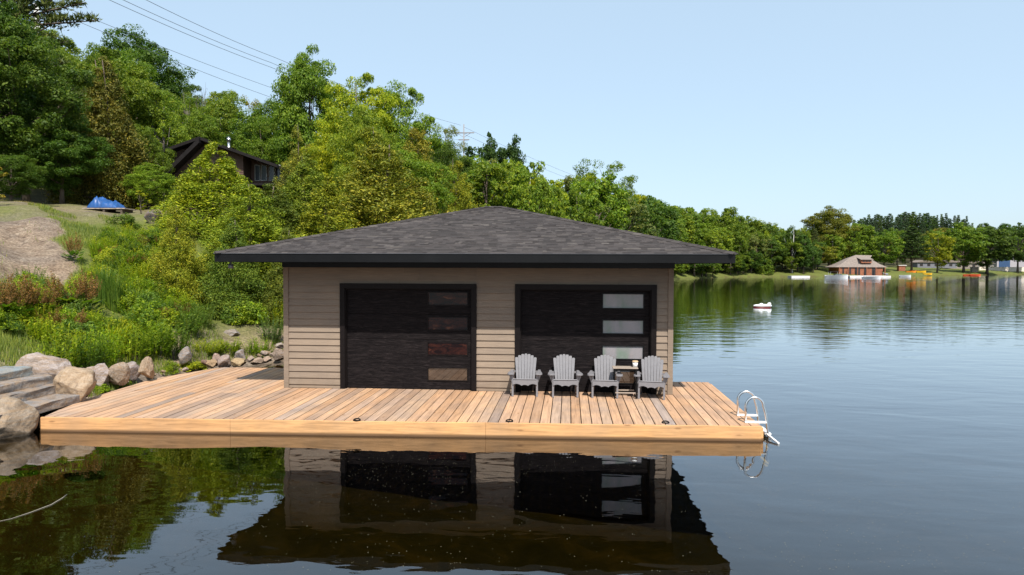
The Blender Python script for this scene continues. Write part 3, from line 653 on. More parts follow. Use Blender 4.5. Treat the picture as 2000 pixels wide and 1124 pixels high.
# measured slab noses: right end point (px,py of top edge), level
for i, (px, py, z1, rise) in enumerate(((163, 768, .43, .17), (133, 746, .60, .17), (95, 733, .77, .17), (57, 717, .94, .18))):
    p = G(px, py, z1); slab(p.x - .62, p.x, p.y - 2.3, p.y + .05, z1 - .17, z1, 4 - i, 0.0 if i == 0 else .05)

# ------------------------------------------------------------------ leaves and trees
def quads_mesh(name, C, N, L, W, mat, rs, up=None, fold=False):
    """one diamond leaf per centre C, normal N, length L, width W"""
    n_ = len(C); N = N / (np.linalg.norm(N, axis=1, keepdims=True) + 1e-9)
    if up is None: up = rs.normal(size=(n_, 3))
    A = up - N * np.sum(up * N, 1, keepdims=True); A /= (np.linalg.norm(A, axis=1, keepdims=True) + 1e-9); Bv = np.cross(N, A)
    L = L[:, None]; W = W[:, None]
    V = np.stack([C - A * L * .5, C + Bv * W * .5 - A * L * .05, C + A * L * .5, C - Bv * W * .5 - A * L * .05], 1).reshape(-1, 3).astype(np.float32)
    me = bpy.data.meshes.new(name); me.vertices.add(4 * n_); me.vertices.foreach_set('co', V.ravel())
    me.loops.add(4 * n_); me.loops.foreach_set('vertex_index', np.arange(4 * n_, dtype=np.int32))
    me.polygons.add(n_); me.polygons.foreach_set('loop_start', np.arange(0, 4 * n_, 4, dtype=np.int32))
    me.polygons.foreach_set('loop_total', np.full(n_, 4, np.int32)); me.materials.append(mat); me.update(calc_edges=True); return me
def clumps_to_leaves(cc, cr, flat, per, leaf, rs, updir=.5):
    """cc clump centres, cr radii; leaves over each clump's upper shell"""
    k = len(cc); n_ = k * per; idx = np.repeat(np.arange(k), per)
    d = rs.normal(size=(n_, 3)); d[:, 2] += .25; d /= np.linalg.norm(d, axis=1, keepdims=True)
    rad = cr[idx] * (rs.uniform(.35, 1.08, n_) ** .6)
    C = cc[idx] + d * rad[:, None] * np.array([1, 1, flat]); N = d + rs.normal(size=(n_, 3)) * .55 + np.array([0, 0, updir])
    L = leaf * rs.uniform(.5, 1.0, n_) ** 1.0 * rs.choice([1.0, 1.3, 1.9], n_, p=[.5, .35, .15]); return C, N, L
def trunk_mb(H, r0, limbs, rs, lean=.0, top=.92):
    m = MB(); pts = []; px_, py_ = 0, 0
    for i in range(9):
        t = i / 8; px_ += rs.normal() * .012 * H; py_ += rs.normal() * .012 * H; pts.append((px_ * t + lean * t * H, py_ * t, t * H * top))
    m.tube(pts, [r0 * (1.25 if i == 0 else 1) * (1 - .88 * i / 8) for i in range(9)], 7)
    for e_ in limbs:
        z = min(e_[2] * rs.uniform(.45, .8), H * .85); t = z / (H * top); i = min(int(t * 8), 7); f = t * 8 - i
        p = Vector(pts[i]).lerp(Vector(pts[i + 1]), f); q = Vector(e_); mid = p.lerp(q, .5) + Vector((0, 0, -.05 * (q - p).length))
        rr_ = r0 * (1 - t) * .5 + .02; m.tube([p, mid, q], [rr_, rr_ * .6, rr_ * .15], 5, False)
    return m
def finish(name, trunk, crown_me, bark, H, W):
    r = empty(name); trunk.build('trunk', bark, r, True); link_mesh('crown', crown_me, r); r['_h'] = H; r['_w'] = W; r.location = (0, -500, -200); return r
def broadleaf(seed, n_cl, per, leaf, open_=0.0, shape='round', bark=None, name='broadleaf_tree'):
    rs = np.random.RandomState(seed); H = 10.0; R = 3.6; z0 = 1.6
    d = rs.normal(size=(n_cl, 3)); d /= np.linalg.norm(d, axis=1, keepdims=True); rad = rs.uniform(.35, 1.0, n_cl) ** .5
    zz = d[:, 2] * rad; wid = np.sqrt(np.clip(1 - zz ** 2, .05, 1))
    ce = np.stack([d[:, 0] * rad * R, d[:, 1] * rad * R, z0 + (H - z0) * (.5 + .5 * zz)], 1)
    if shape == 'oval': ce[:, :2] *= .75
    if shape == 'wide': f = np.clip((ce[:, 2] / H), .3, 1); ce[:, :2] *= (.7 + .5 * f)[:, None]
    nz = np.array([mnoise.noise(Vector((q[0] * .35 + seed, q[1] * .35, q[2] * .3))) for q in ce]); ce[:, :2] *= (1 + .42 * nz)[:, None]; ce[:, 2] += nz * .8; ce[:, 2] = np.minimum(ce[:, 2], H - .35)
    dd_ = np.sort(np.linalg.norm(ce[:, None] - ce[None], axis=2), 1)[:, 3]; ce = ce[dd_ < (1.25 if n_cl > 120 else 1.9)]; n_cl = len(ce); nz = np.array([mnoise.noise(Vector((q[0] * .35 + seed, q[1] * .35, q[2] * .3))) for q in ce])
    keep = rs.uniform(size=n_cl) > open_ * (nz < .05); ce = ce[keep]
    cr = rs.uniform(.32, .92, len(ce)) * (.85 if open_ else 1.0)
    C, N, L = clumps_to_leaves(ce, cr, .62, per, leaf, rs)
    lim = ce[rs.choice(len(ce), 16, False)]
    return finish(name, trunk_mb(H, .2, lim, rs), quads_mesh('crown', C, N, L, L * .62, LEAF, rs), bark or BARK, H, 2 * R)
def cedar(seed, n_cl, per, leaf, sharp=.85, ragged=.25, name='cedar_tree'):
    rs = np.random.RandomState(seed); H = 10.0; R = 2.4
    t = 1 - np.sqrt(rs.uniform(0, 1, n_cl)); t = t * .97 + .02; a = rs.uniform(0, 2 * pi, n_cl)
    rr_ = R * (1 - t) ** sharp * (1 + ragged * np.sin(a * 3 + t * 17 + seed) * .6 + rs.normal(size=n_cl) * ragged * .35) * rs.uniform(.55, 1.02, n_cl) ** .5
    ce = np.stack([rr_ * np.cos(a), rr_ * np.sin(a), t * H + .1 - .12 * rr_], 1)
    cr = (.22 + .36 * (1 - t)) * rs.uniform(.7, 1.3, n_cl)
    C, N, L = clumps_to_leaves(ce, cr, 1.15, per, leaf, rs, .35)
    up = np.stack([C[:, 0] * .3, C[:, 1] * .3, rs.uniform(.2, 1.2, len(C))], 1) + rs.normal(size=(len(C), 3)) * .35
    return finish(name, trunk_mb(H, .16, ce[rs.choice(n_cl, 14, False)], rs, 0, .97), quads_mesh('crown', C, N, L * 1.25, L * .5, NEEDLE, rs, up), BARK, H, 2 * R)
def pine(seed, whorls, per, leaf, name='pine_tree', z0=.18, R=3.6, bough=None):
    rs = np.random.RandomState(seed); H = 10.0; m = trunk_mb(H, .17, [], rs, 0, .98); Cs, Ns, Us = [], [], []
    for i in range(whorls):
        t = i / (whorls - 1); z = H * (z0 + (.98 - z0) * t); nb = rs.randint(4, 7); a0 = rs.uniform(0, 6.3)
        for k in range(nb):
            a = a0 + k * 2 * pi / nb + rs.normal() * .25; Lb = R * (1 - t) ** .7 * rs.uniform(.45, 1.1) + .35; ri = .28
            e_ = Vector((cos(a) * Lb, sin(a) * Lb, z + Lb * ri * rs.uniform(.1, 1.1))); b0 = Vector((0, 0, z)); m.tube([b0, b0.lerp(e_, .5) + Vector((0, 0, -.05 * Lb)), e_], [.05 * (1 - t) + .015, .03, .008], 4, False)
            if bough and k == 0 and i in bough:
                a = bough[i][0]; Lb = bough[i][1]; e_ = Vector((cos(a) * Lb, sin(a) * Lb, z + Lb * bough[i][2])); m.tube([b0, e_], [.06, .01], 4, False)
            nt = max(3, int(Lb * 4.2)); f = rs.uniform(.3, 1.02, nt)
            for ff in f:
                p = b0.lerp(e_, ff); side = rs.normal() * .22 * Lb * (1.1 - ff); q = np.array([p.x - sin(a) * side, p.y + cos(a) * side, p.z + .05])
                n_ = per; dd = rs.normal(size=(n_, 3)); dd[:, 2] = np.abs(dd[:, 2]) * .8 + .1; dd /= np.linalg.norm(dd, axis=1, keepdims=True)
                Cs.append(q + dd * rs.uniform(.08, .34, n_)[:, None] * np.array([1.25, 1.25, .6])); Us.append(dd); Ns.append(rs.normal(size=(n_, 3)) + np.array([0, 0, .6]))
    C, U, N = np.concatenate(Cs), np.concatenate(Us), np.concatenate(Ns); L = leaf * rs.uniform(.7, 1.3, len(C))
    return finish(name, m, quads_mesh('crown', C, N, L * 1.3, L * .3, NEEDLE, rs, U), BARK, H, 2 * R)
def bare(seed, name='bare_tree', mat=None):
    rs = np.random.RandomState(seed); m = MB()
    def br(p, d, L, r_, dep):
        q = p + d * L; m.tube([p, p.lerp(q, .5) + Vector(rs.normal(size=3)) * .03 * L, q], [r_, r_ * .8, r_ * .6], 5, False)
        if dep == 0: return
        for _ in range(3 if dep > 1 else 4):
            dd = (d + Vector(rs.normal(size=3)) * .38 + Vector((0, 0, .15))).normalized(); br(p.lerp(q, rs.uniform(.6, 1)), dd, L * rs.uniform(.5, .75), r_ * .55, dep - 1)
    br(Vector((0, 0, 0)), Vector((.03, 0, 1)), 4.5, .13, 4)
    r = empty(name); m.build('trunk', mat or PALEBARK, r, True); r['_h'] = 10.0; r['_w'] = 5.0; r.location = (0, -500, -200); return r
def shrub(seed, n_cl, per, leaf, name='shrub'):
    rs = np.random.RandomState(seed); d = rs.normal(size=(n_cl, 3)); d[:, 2] = np.abs(d[:, 2]); d /= np.linalg.norm(d, axis=1, keepdims=True)
    ce = d * (rs.uniform(.3, 1, n_cl) ** .5)[:, None] * np.array([.5, .5, .85]); C, N, L = clumps_to_leaves(ce, rs.uniform(.1, .2, n_cl), .9, per, leaf, rs)
    C[:, 2] = np.abs(C[:, 2]); r = empty(name); m = MB()
    for k in range(10): q = ce[k]; m.tube([(0, 0, 0), (q[0]*.4, q[1]*.4, q[2]*.5), tuple(q)], [.02, .012, .005], 4, False)
    m.build('stem', BARK, r); link_mesh('foliage', quads_mesh('foliage', C, N, L, L * .55, WEED, rs), r); r['_h'] = 1.0; r['_w'] = 1.15; r.location = (0, -500, -200); return r
def weed(seed, stems, name='leafy_weed', bend=.35, leaf=.13, lw=.022, hgt=1.0, per=16, spread=.28):
    rs = np.random.RandomState(seed); m = MB(); C, N, U, LL = [], [], [], []
    for _ in range(stems):
        a = rs.uniform(0, 6.3); r_ = spread * sqrt(rs.uniform()); b0 = np.array([cos(a) * r_, sin(a) * r_, 0]); lean = np.array([cos(a), sin(a), 0]) * bend * rs.uniform(.2, 1) * (r_ / spread)
        h = hgt * rs.uniform(.65, 1.05) * (1 - .25 * r_ / spread); tip = b0 + lean * h + np.array([0, 0, h]); m.tube([tuple(b0), tuple((b0 + tip) / 2 + np.array([0, 0, .03])), tuple(tip)], [.006, .005, .003], 3, False)
        for i in range(per):
            t = .18 + .85 * (i + rs.uniform()) / per; p = b0 + (tip - b0) * min(t, 1.0); aa = rs.uniform(0, 6.3); dd = np.array([cos(aa), sin(aa), rs.uniform(-.1, .9)]); dd /= np.linalg.norm(dd)
            l_ = leaf * rs.uniform(.6, 1.2) * (1.15 - .5 * t); C.append(p + dd * l_ * .5); U.append(dd); N.append(np.array([-cos(aa) * .5, -sin(aa) * .5, 1]) + rs.normal(size=3) * .25); LL.append(l_)
    LL = np.array(LL); r = empty(name); link_mesh('foliage', quads_mesh('foliage', np.array(C), np.array(N), LL, LL * lw / leaf * 1.6, WEED, rs, np.array(U)), r); s_ = m.build('stem', WEED, r)
    r['_h'] = 1.0; r['_w'] = .9; r.location = (0, -500, -200); return r
def dock(seed, name='dock_plant', spikes=9):
    rs = np.random.RandomState(seed); C, N, U, L = [], [], [], []
    for _ in range(46):
        a = rs.uniform(0, 6.3); r_ = rs.uniform(.05, .42); z = rs.uniform(.08, .42); dd = np.array([cos(a), sin(a), rs.uniform(-.3, .5)]); C.append([cos(a) * r_, sin(a) * r_, z]); U.append(dd); N.append([-cos(a) * .4, -sin(a) * .4, 1.]); L.append(rs.uniform(.16, .32))
    L = np.array(L); r = empty(name); link_mesh('foliage', quads_mesh('foliage', np.array(C), np.array(N), L, L * .5, WEED, rs, np.array(U)), r)
    C, N, U = [], [], []
    for _ in range(spikes):
        a = rs.uniform(0, 6.3); r_ = rs.uniform(0, .25); b0 = np.array([cos(a) * r_, sin(a) * r_, .2]); tip = b0 + np.array([cos(a) * .12, sin(a) * .12, rs.uniform(.6, .85)])
        for sd2 in range(4):
            t2 = tip + rs.normal(size=3) * np.array([.07, .07, .05]) - np.array([0, 0, .06 * sd2])
            for _ in range(90): t = rs.uniform(.35, 1); C.append(b0 + (t2 - b0) * t + rs.normal(size=3) * .014); N.append(rs.normal(size=3)); U.append(rs.normal(size=3) + np.array([0, 0, 2]))
    C = np.array(C); L = rs.uniform(.018, .036, len(C)); sp_ = link_mesh('seed_head', quads_mesh('seed_head', C, np.array(N), L, L * .6, WEED, rs, np.array(U)), r); sp_.color = (.23, .125, .045, 1); sp_['keep'] = 1
    r['_h'] = 1.05; r['_w'] = .95; r.location = (0, -500, -200); return r
def grass_clump(seed, n_=170, name='tall_grass'):
    rs = np.random.RandomState(seed); V, Fc = [], []
    for i in range(n_):
        a = rs.uniform(0, 6.3); r_ = .2 * sqrt(rs.uniform()); b0 = Vector((cos(a) * r_, sin(a) * r_, 0)); a2 = a + rs.normal() * .6; h = rs.uniform(.55, 1.05); out = Vector((cos(a2), sin(a2), 0)) * h * rs.uniform(.08, .5); sd_ = Vector((-sin(a2), cos(a2), 0)) * .010
        p1 = b0 + out * .3 + Vector((0, 0, h * .55)); p2 = b0 + out + Vector((0, 0, h * .95)); k = len(V); V += [b0 - sd_, b0 + sd_, p1 + sd_, p1 - sd_, p2]; Fc += [(k, k+1, k+2, k+3), (k+3, k+2, k+4)]
    m = MB(); m.add(V, Fc); r = empty(name); m.build('foliage', WEED, r); r['_h'] = 1.0; r['_w'] = .9; r.location = (0, -500, -200); return r

COLS = dict(dark=(.042, .078, .014), deep=(.070, .122, .014), mid=(.130, .190, .015), fresh=(.168, .230, .018), yellow=(.27, .30, .013), gold=(.235, .190, .018),
            cedar=(.20, .23, .014), olive=(.190, .185, .018), rust=(.128, .125, .018), pine=(.075, .092, .018), pale=(.16, .18, .045), straw=(.34, .27, .12), blue=(.045, .085, .035))
PROTO = {
 'round': [broadleaf(11, 250, 300, .135), broadleaf(12, 240, 310, .135, shape='wide'), broadleaf(13, 250, 290, .135, shape='oval'), broadleaf(14, 260, 290, .135)],
 'open': [broadleaf(21, 190, 170, .14, .5, 'wide'), broadleaf(22, 190, 170, .14, .5, 'oval', PALEBARK)],
 'cedar': [cedar(31, 620, 120, .105), cedar(32, 620, 120, .105, .7, .5), cedar(33, 600, 120, .105, .95, .4)],
 'wispy': [cedar(36, 360, 80, .11, .9, .8)],
 'pine': [pine(41, 26, 26, .2, bough={15: (.1, 4.4, .05), 16: (.0, 4.0, .12), 19: (.2, 2.6, .1)}), pine(42, 24, 26, .2)],
 'far': [broadleaf(51, 170, 110, .27), broadleaf(52, 170, 110, .27, shape='wide'), broadleaf(53, 175, 100, .27, shape='oval'), broadleaf(54, 165, 110, .28)],
 'farpine': [pine(61, 18, 12, .34, R=2.8, z0=.3), pine(62, 20, 12, .34, R=3.2)], 
 'farcedar': [cedar(65, 200, 60, .3, .75, .4), cedar(66, 200, 60, .3, .9, .3)],
 'birch': [broadleaf(71, 60, 110, .26, .45, 'oval', BIRCH)],
 'bare': [bare(81), bare(82)],
 'sapling': [broadleaf(91, 36, 34, .5, .3, 'oval')],
}
SH_ = {'shrub': [shrub(101, 60, 60, .07), shrub(102, 70, 60, .06)], 'weed': [weed(111, 42), weed(112, 50, bend=.5), weed(113, 36, leaf=.1, lw=.018, hgt=.9)],
       'dock': [dock(121), dock(122, spikes=13)], 'grass': [grass_clump(131), grass_clump(132)]}
used = set()
def inst(pro):
    if pro.name in used: return copy_tree(pro)
    used.add(pro.name); return pro
def paint(o, col):
    for ch in o.children:
        if 'keep' not in ch: ch.color = (*col, 1)
def jit(c, a=.12): k = 1 + rnd.uniform(-a, a); return (c[0] * k * (1 + rnd.uniform(-a, a) * .8), c[1] * k, c[2] * k)
def plant(kind, px, ytop, wpx, D, col, label, cat='tree', group=None, var=None, base=None, table=PROTO, rz=None):
    """a tree whose base stands on the terrain D metres out, as tall and wide as measured"""
    pr = table[kind][var if var is not None else rnd.randrange(len(table[kind]))]
    top = PD(px, ytop, D); zb = hz(top.x, top.y) - .1 if base is None else base
    H = max(top.z - zb, 1.0); W = wpx * D / F
    o = inst(pr); o.location = (top.x, top.y, zb); o.rotation_euler = (0, 0, rnd.uniform(0, 6.28) if rz is None else rz)
    o.scale = (W / pr['_w'], W / pr['_w'], H / pr['_h'] if '_h' in pr else 1); paint(o, jit(COLS[col] if isinstance(col, str) else col))
    return tag(o, label, cat, group)

# feature trees, measured one by one
FT = [
 ('pine', 40, -130, 240, 41, 'pine', 'tall dark pine at the top left corner with a bough over the sky', 0),
 ('round', -60, -40, 230, 36, 'deep', 'dark broadleaf tree at the left picture edge above the dirt terrace', 0),
 ('round', 45, 58, 230, 37, 'deep', 'large dark green tree with low boughs over the terrace, below the pine', 1),
 ('round', 118, 215, 160, 38, 'deep', 'dark leafy tree hanging over the left end of the blue tarp', 3),
 ('round', 20, 300, 110, 34, 'deep', 'low dark bushy tree at the back of the terrace on the far left', 0),
 ('cedar', 205, 112, 175, 42, 'rust', 'tall rusty olive cedar standing behind the blue tarp', 0),
 ('round', 190, 80, 150, 62, 'mid', 'mid green tree behind the top of the rusty cedar', 2),
 ('round', 262, 68, 190, 78, 'deep', 'dark domed treetop on the skyline right of the pine bough', 0),
 ('round', 262, 140, 150, 55, 'fresh', 'bright mid green tree right of the rusty cedar', 3),
 ('open', 318, 180, 130, 52, 'fresh', 'light green airy tree above the brown house roof', 1),
 ('round', 345, 150, 100, 85, 'deep', 'small dark skyline tree left of the bare grey tree', 1),
 ('bare', 385, 135, 80, 64, 'mid', 'bare grey tree on the skyline above the brown house', 0),
 ('round', 430, 172, 120, 72, 'mid', 'round green skyline tree right of the bare grey tree', 0),
 ('open', 478, 178, 90, 82, 'olive', 'thin brownish tree on the skyline left of the tallest tree', 0),
 ('round', 395, 205, 120, 60, 'mid', 'mid green tree behind the brown house chimney', 2),
 ('round', 282, 245, 90, 46, 'mid', 'leafy green tree just left of the brown house roof', 1),
 ('round', 290, 320, 90, 41, 'fresh', 'low light green bush tree between the tarp and the brown house', 3),
 ('round', 604, 82, 175, 60, 'mid', 'tallest dense green tree standing alone against the sky', 2),
 ('round', 545, 190, 150, 68, 'mid', 'green tree filling the slope left of the tallest tree', 0),
 ('round', 700, 145, 160, 46, 'yellow', 'bright yellow green maple right of the tallest tree', 1),
 ('round', 775, 165, 150, 48, 'fresh', 'darker topped maple crown against the sky above the roof', 3),
 ('round', 800, 290, 150, 40, 'fresh', 'leafy green tree on the lower right side of the yellow maple', 0),
 ('round', 660, 260, 130, 43, 'yellow', 'yellow green lower crown beneath the bright maple', 0),
 ('cedar', 418, 278, 215, 31, (.22, .27, .013), 'bright yellow green cedar in front of the brown house', 0),
 ('wispy', 580, 238, 95, 38, 'olive', 'wispy brownish conifer with a thin pointed top right of the house', 0),
 ('cedar', 745, 270, 260, 31, 'olive', 'broad olive cedar behind the left part of the boathouse roof', 1),
 ('cedar', 640, 345, 200, 28, 'cedar', 'yellow olive cedar between the house cedar and the broad olive one', 2),
 ('cedar', 530, 360, 210, 28, (.100, .140, .016), 'large green cedar directly left of the boathouse roof', 0),
 ('cedar', 345, 395, 100, 23, 'cedar', 'small leaning cedar at the top of the weedy slope', 1),
 ('cedar', 488, 352, 190, 26, (.20, .235, .015), 'full yellow green cedar whose side reaches the left eave', 1),
 ('cedar', 600, 300, 170, 33, (.14, .185, .016), 'green cedar right of the wispy brownish conifer', 2),
 ('cedar', 455, 425, 140, 23.5, (.11, .15, .016), 'low dense cedar whose skirt hangs above the weeds by the eave', 2),
 ('cedar', 560, 445, 120, 24, (.11, .145, .016), 'cedar half hidden behind the left wall of the boathouse', 0),
 ('open', 860, 232, 110, 85, 'pale', 'greyish green airy tree on the skyline left of the power pole', 0),
 ('round', 905, 300, 110, 78, 'mid', 'round green tree below the power pole', 2),
 ('farcedar', 918, 350, 75, 66, 'gold', 'golden cedar just left above the roof peak', 0),
 ('farcedar', 964, 342, 75, 70, 'gold', 'golden brown cedar directly behind the roof peak', 1),
 ('far', 952, 257, 90, 140, 'dark', 'dark tree on the skyline right of the power pole', 0),
 ('far', 1000, 268, 80, 140, 'dark', 'second dark tree of the pair on the skyline right of the power pole', 3),
 ('birch', 1035, 330, 80, 80, 'fresh', 'pale stemmed birch above the right slope of the boathouse roof', 0),
 ('birch', 1130, 345, 80, 86, 'mid', 'pale stemmed birch left of the tall open tree', 0),
 ('open', 1180, 305, 130, 105, 'mid', 'tall open crowned tree with gaps against the sky', 0),
 ('open', 1225, 345, 75, 108, 'mid', 'smaller open crowned tree leaning right of the tall open one', 1),
 ('bare', 1348, 425, 45, 192, 'mid', 'leafless grey tree above the right eave of the boathouse', 1),
 ('farcedar', 1492, 482, 34, 206, 'mid', 'small green cone shaped cedar on the far shore left of the birches', 0),
 ('birch', 1548, 438, 60, 210, 'deep', 'pale forked birch stems on the far shore beside the beach', 0),
 ('round', 1622, 400, 128, 243, (.17, .17, .02), 'big broad yellow green tree behind the far brown boathouse', 2),
 ('far', 1594, 474, 74, 224, 'olive', 'rounded olive tree left of the far brown boathouse', 0),
 ('far', 1692, 440, 60, 238, 'mid', 'green tree behind the roof of the far brown boathouse', 2),
 ('far', 1728, 448, 66, 236, 'mid', 'mid green tree right behind the far brown boathouse', 0),
 ('farpine', 1782, 444, 72, 246, 'dark', 'dark evergreen on the far lawn behind the orange kayaks', 0),
 ('far', 1832, 456, 58, 250, 'yellow', 'bright yellow green tree on the far lawn', 1),
 ('far', 1884, 436, 90, 262, 'mid', 'dark green tree on the far shore right of the yellow green one', 3),
 ('far', 1930, 442, 96, 266, 'deep', 'broad dark tree over the far lawn near the red boat', 1),
 ('far', 1990, 434, 70, 285, 'deep', 'tree at the right picture edge behind the pale shore wall', 0),
 ('sapling', 275, 372, 46, 33, 'yellow', 'thin yellow sapling right of the blue tarp', 0),
 ('sapling', -5, 325, 50, 30, 'gold', 'yellow leaved branch tips at the left picture edge', 0),
]
for (k, px, yt, wp, D, c, lb, v) in FT: plant(k, px, yt, wp, D, c, lb, var=v, rz=0 if k == 'pine' else None)
# the wooded hillside filled in between: each tree keeps below the measured skyline
SKY = [(0,0),(90,60),(110,100),(190,95),(250,95),(300,130),(330,165),(380,195),(430,190),(480,215),(530,215),(680,200),(800,215),(830,245),(870,262),(900,300),(960,305),(1040,312),(1080,318),(1120,324),(1150,320),(1190,350),
       (1230,362),(1250,366),(1290,388),(1350,402),(1380,396),(1420,400),(1450,408),(1500,427),(1540,437),(1575,440),(1640,430),(1665,428),(1700,432),(1800,436),(1880,436),(1940,440),(2000,434),(2200,430)]
def skyy(px): return float(np.interp(px, [a for a, _ in SKY], [b_ for _, b_ in SKY]))
placed = []
CW = dict(dark='dark green', deep='deep green', mid='mid green', fresh='light green', yellow='yellow green', gold='golden', cedar='yellow olive', olive='olive', rust='rusty', pine='dull green', pale='grey green', blue='bluish green')
MARK = [(-200, 60, 'at the left picture edge'), (60, 160, 'above the left of the blue tarp'), (160, 250, 'above the blue tarp'), (250, 330, 'between tarp and brown house'), (330, 400, 'above the left of the brown house'),
        (400, 480, 'above the flue of the brown house'), (480, 550, 'right of the brown house'), (550, 640, 'beneath the tallest tree'), (640, 760, 'beneath the bright maple'), (760, 860, 'between maple and power pole'),
        (860, 930, 'beneath the power pole'), (930, 1000, 'above the roof peak'), (1000, 1070, 'just right of the roof peak'), (1070, 1140, 'above the right roof slope'), (1140, 1210, 'beneath the tall open tree'), (1210, 1270, 'right of the tall open tree'),
        (1270, 1340, 'above the lower right roof slope'), (1340, 1400, 'beside the grey bare tree'), (1400, 1440, 'above the right eave tip'), (1440, 1480, 'just right of the right eave'), (1480, 1530, 'above the small cone cedar'),
        (1530, 1580, 'behind the forked birch'), (1580, 1640, 'beside the big far tree'), (1640, 1700, 'above the far boathouse'), (1700, 1750, 'right of the far boathouse'), (1750, 1800, 'behind the orange kayaks'), (1800, 1860, 'around the yellow green lawn tree'),
        (1860, 1900, 'above the red kayaks'), (1900, 1950, 'behind the cream cabin'), (1950, 2300, 'above the pale shore wall')]
def wood_label(kd, col, px, yt, group):
    mk = next(m_[2] for m_ in MARK if m_[0] <= px < m_[1]); rel = yt - skyy(px)
    pos = 'on the skyline' if rel < 22 else ('just below the skyline' if rel < 55 else ('halfway down the slope' if rel < 110 else 'low on the slope'))
    if px > 1480: pos = {'on the skyline': 'on the skyline', 'just below the skyline': 'below the skyline'}.get(pos, 'near the shore')
    return '%s %s %s %s' % (CW[col], {'round': 'leafy tree', 'far': 'leafy tree', 'open': 'airy tree', 'cedar': 'cedar', 'farcedar': 'pointed cedar', 'farpine': 'conifer', 'pine': 'pine'}[kd], pos, mk)
def fill(n_, px0, px1, D0, D1, s0, hr, kinds, wr, label, group, maxtry=4000, sep=2.6, skyoff=3, smax=1e9, ymax=530):
    c = 0; tr_ = 0
    while c < n_ and tr_ < maxtry:
        tr_ += 1; px = rnd.uniform(px0, px1); D = D0 * (D1 / D0) ** rnd.random(); X = (px - 1000) / F * D; s = float(shore_dist(np.array([X]), np.array([D]))[0])
        if s < s0 or s > smax: continue
        if any((X - a) ** 2 + (D - b_) ** 2 < (sep * (1 + D / 120)) ** 2 for a, b_ in placed): continue
        x_, y_ = c2w(X, D); zb = hz(x_, y_)
        if abs(x_ - HOUSE[0]) < 7 and abs(y_ - HOUSE[1]) < 8: continue
        if 1590 < px < 1760 and D < 226: continue
        h = rnd.uniform(*hr); yt = 519 - (zb + h - CAMZ) / D * F; lim = skyy(px) + skyoff + rnd.uniform(0, 10)
        if yt < lim:
            yt = lim; h = zb * 0 + (519 - yt) / F * D + CAMZ - zb
            if h < hr[0] * .55: continue
        kd, col = rnd.choice(kinds); placed.append((X, D)); plant(kd, px, yt, h * rnd.uniform(*wr) * F / D, D, col, wood_label(kd, col, px, yt, group), group=group); c += 1
    return c
HOUSE = (*c2w(-21.0, 52.5), 0)
BR = [('round', 'mid'), ('round', 'fresh'), ('round', 'deep'), ('open', 'fresh'), ('round', 'mid')]
FB = [('far', 'mid'), ('far', 'mid'), ('far', 'fresh'), ('far', 'deep'), ('far', 'fresh'), ('farcedar', 'olive'), ('far', 'pale'), ('far', 'yellow'), ('far', 'mid')]
fill(26, -120, 330, 44, 110, 26, (9, 15), BR, (.55, .8), 'mixed green tree in the wood behind the blue tarp', 'trees in the wood behind the blue tarp')
fill(30, 330, 860, 58, 120, 20, (8, 14), BR, (.55, .8), 'green tree in the wood behind the brown house and maples', 'trees in the wood behind the brown house and maples')
fill(12, 600, 900, 30, 56, 5, (4, 8), [('cedar', 'cedar'), ('cedar', 'olive'), ('round', 'fresh')], (.45, .6), 'low tree at the foot of the slope behind the boathouse roof', 'low trees behind the boathouse roof')
fill(52, 850, 1290, 55, 190, 3, (8, 14), FB, (.5, .8), 'leafy tree on the wooded slope above the right side of the roof', 'trees on the slope above the right side of the roof')
fill(60, 1250, 1500, 110, 260, 2, (11, 20), FB, (.5, .8), 'leafy tree on the wooded shore right of the boathouse', 'trees on the shore right of the boathouse')
fill(34, 1290, 1478, 150, 205, .2, (4, 8), [('far', 'mid'), ('far', 'fresh'), ('far', 'deep')], (.9, 1.2), 'low leafy tree overhanging the water right of the boathouse', 'low waterside trees right of the boathouse', sep=1.0, smax=7)
fill(26, 1480, 1700, 222, 330, 12, (12, 18), FB + [('farpine', 'pine')], (.45, .7), 'tree in the wood behind the far beach', 'trees in the wood behind the far beach')
fill(16, 1480, 1640, 207, 232, 2.5, (8, 12), [('far', 'mid'), ('far', 'fresh'), ('far', 'deep')], (.6, .9), '', 'trees close behind the far beach', sep=1.5)
fill(44, 1700, 2120, 262, 400, 22, (12, 18), [('far', 'deep'), ('far', 'mid'), ('far', 'fresh'), ('far', 'deep'), ('far', 'olive')], (.5, .75), 'dark leafy tree behind the far lawn', 'trees behind the far lawn')
# pine ridge on the right skyline
for i in range(44):
    px = 1666 + i * 5.2 + rnd.uniform(-2, 2); plant('farpine', px, 419 + 9 * ((px - 1780) / 130) ** 2 + rnd.uniform(-4, 7), rnd.uniform(15, 34), rnd.uniform(400, 440), rnd.choice(['dark', 'blue', 'deep']), 'distant dark pine in the long row on the right skyline', group='distant pines on the right skyline')
for i in range(14):
    px = 1900 + i * 11; plant('far', px, 440 + rnd.uniform(-6, 4), 40, rnd.uniform(400, 430), 'deep', 'distant rounded tree on the skyline near the right edge', group='distant rounded trees near the right edge')

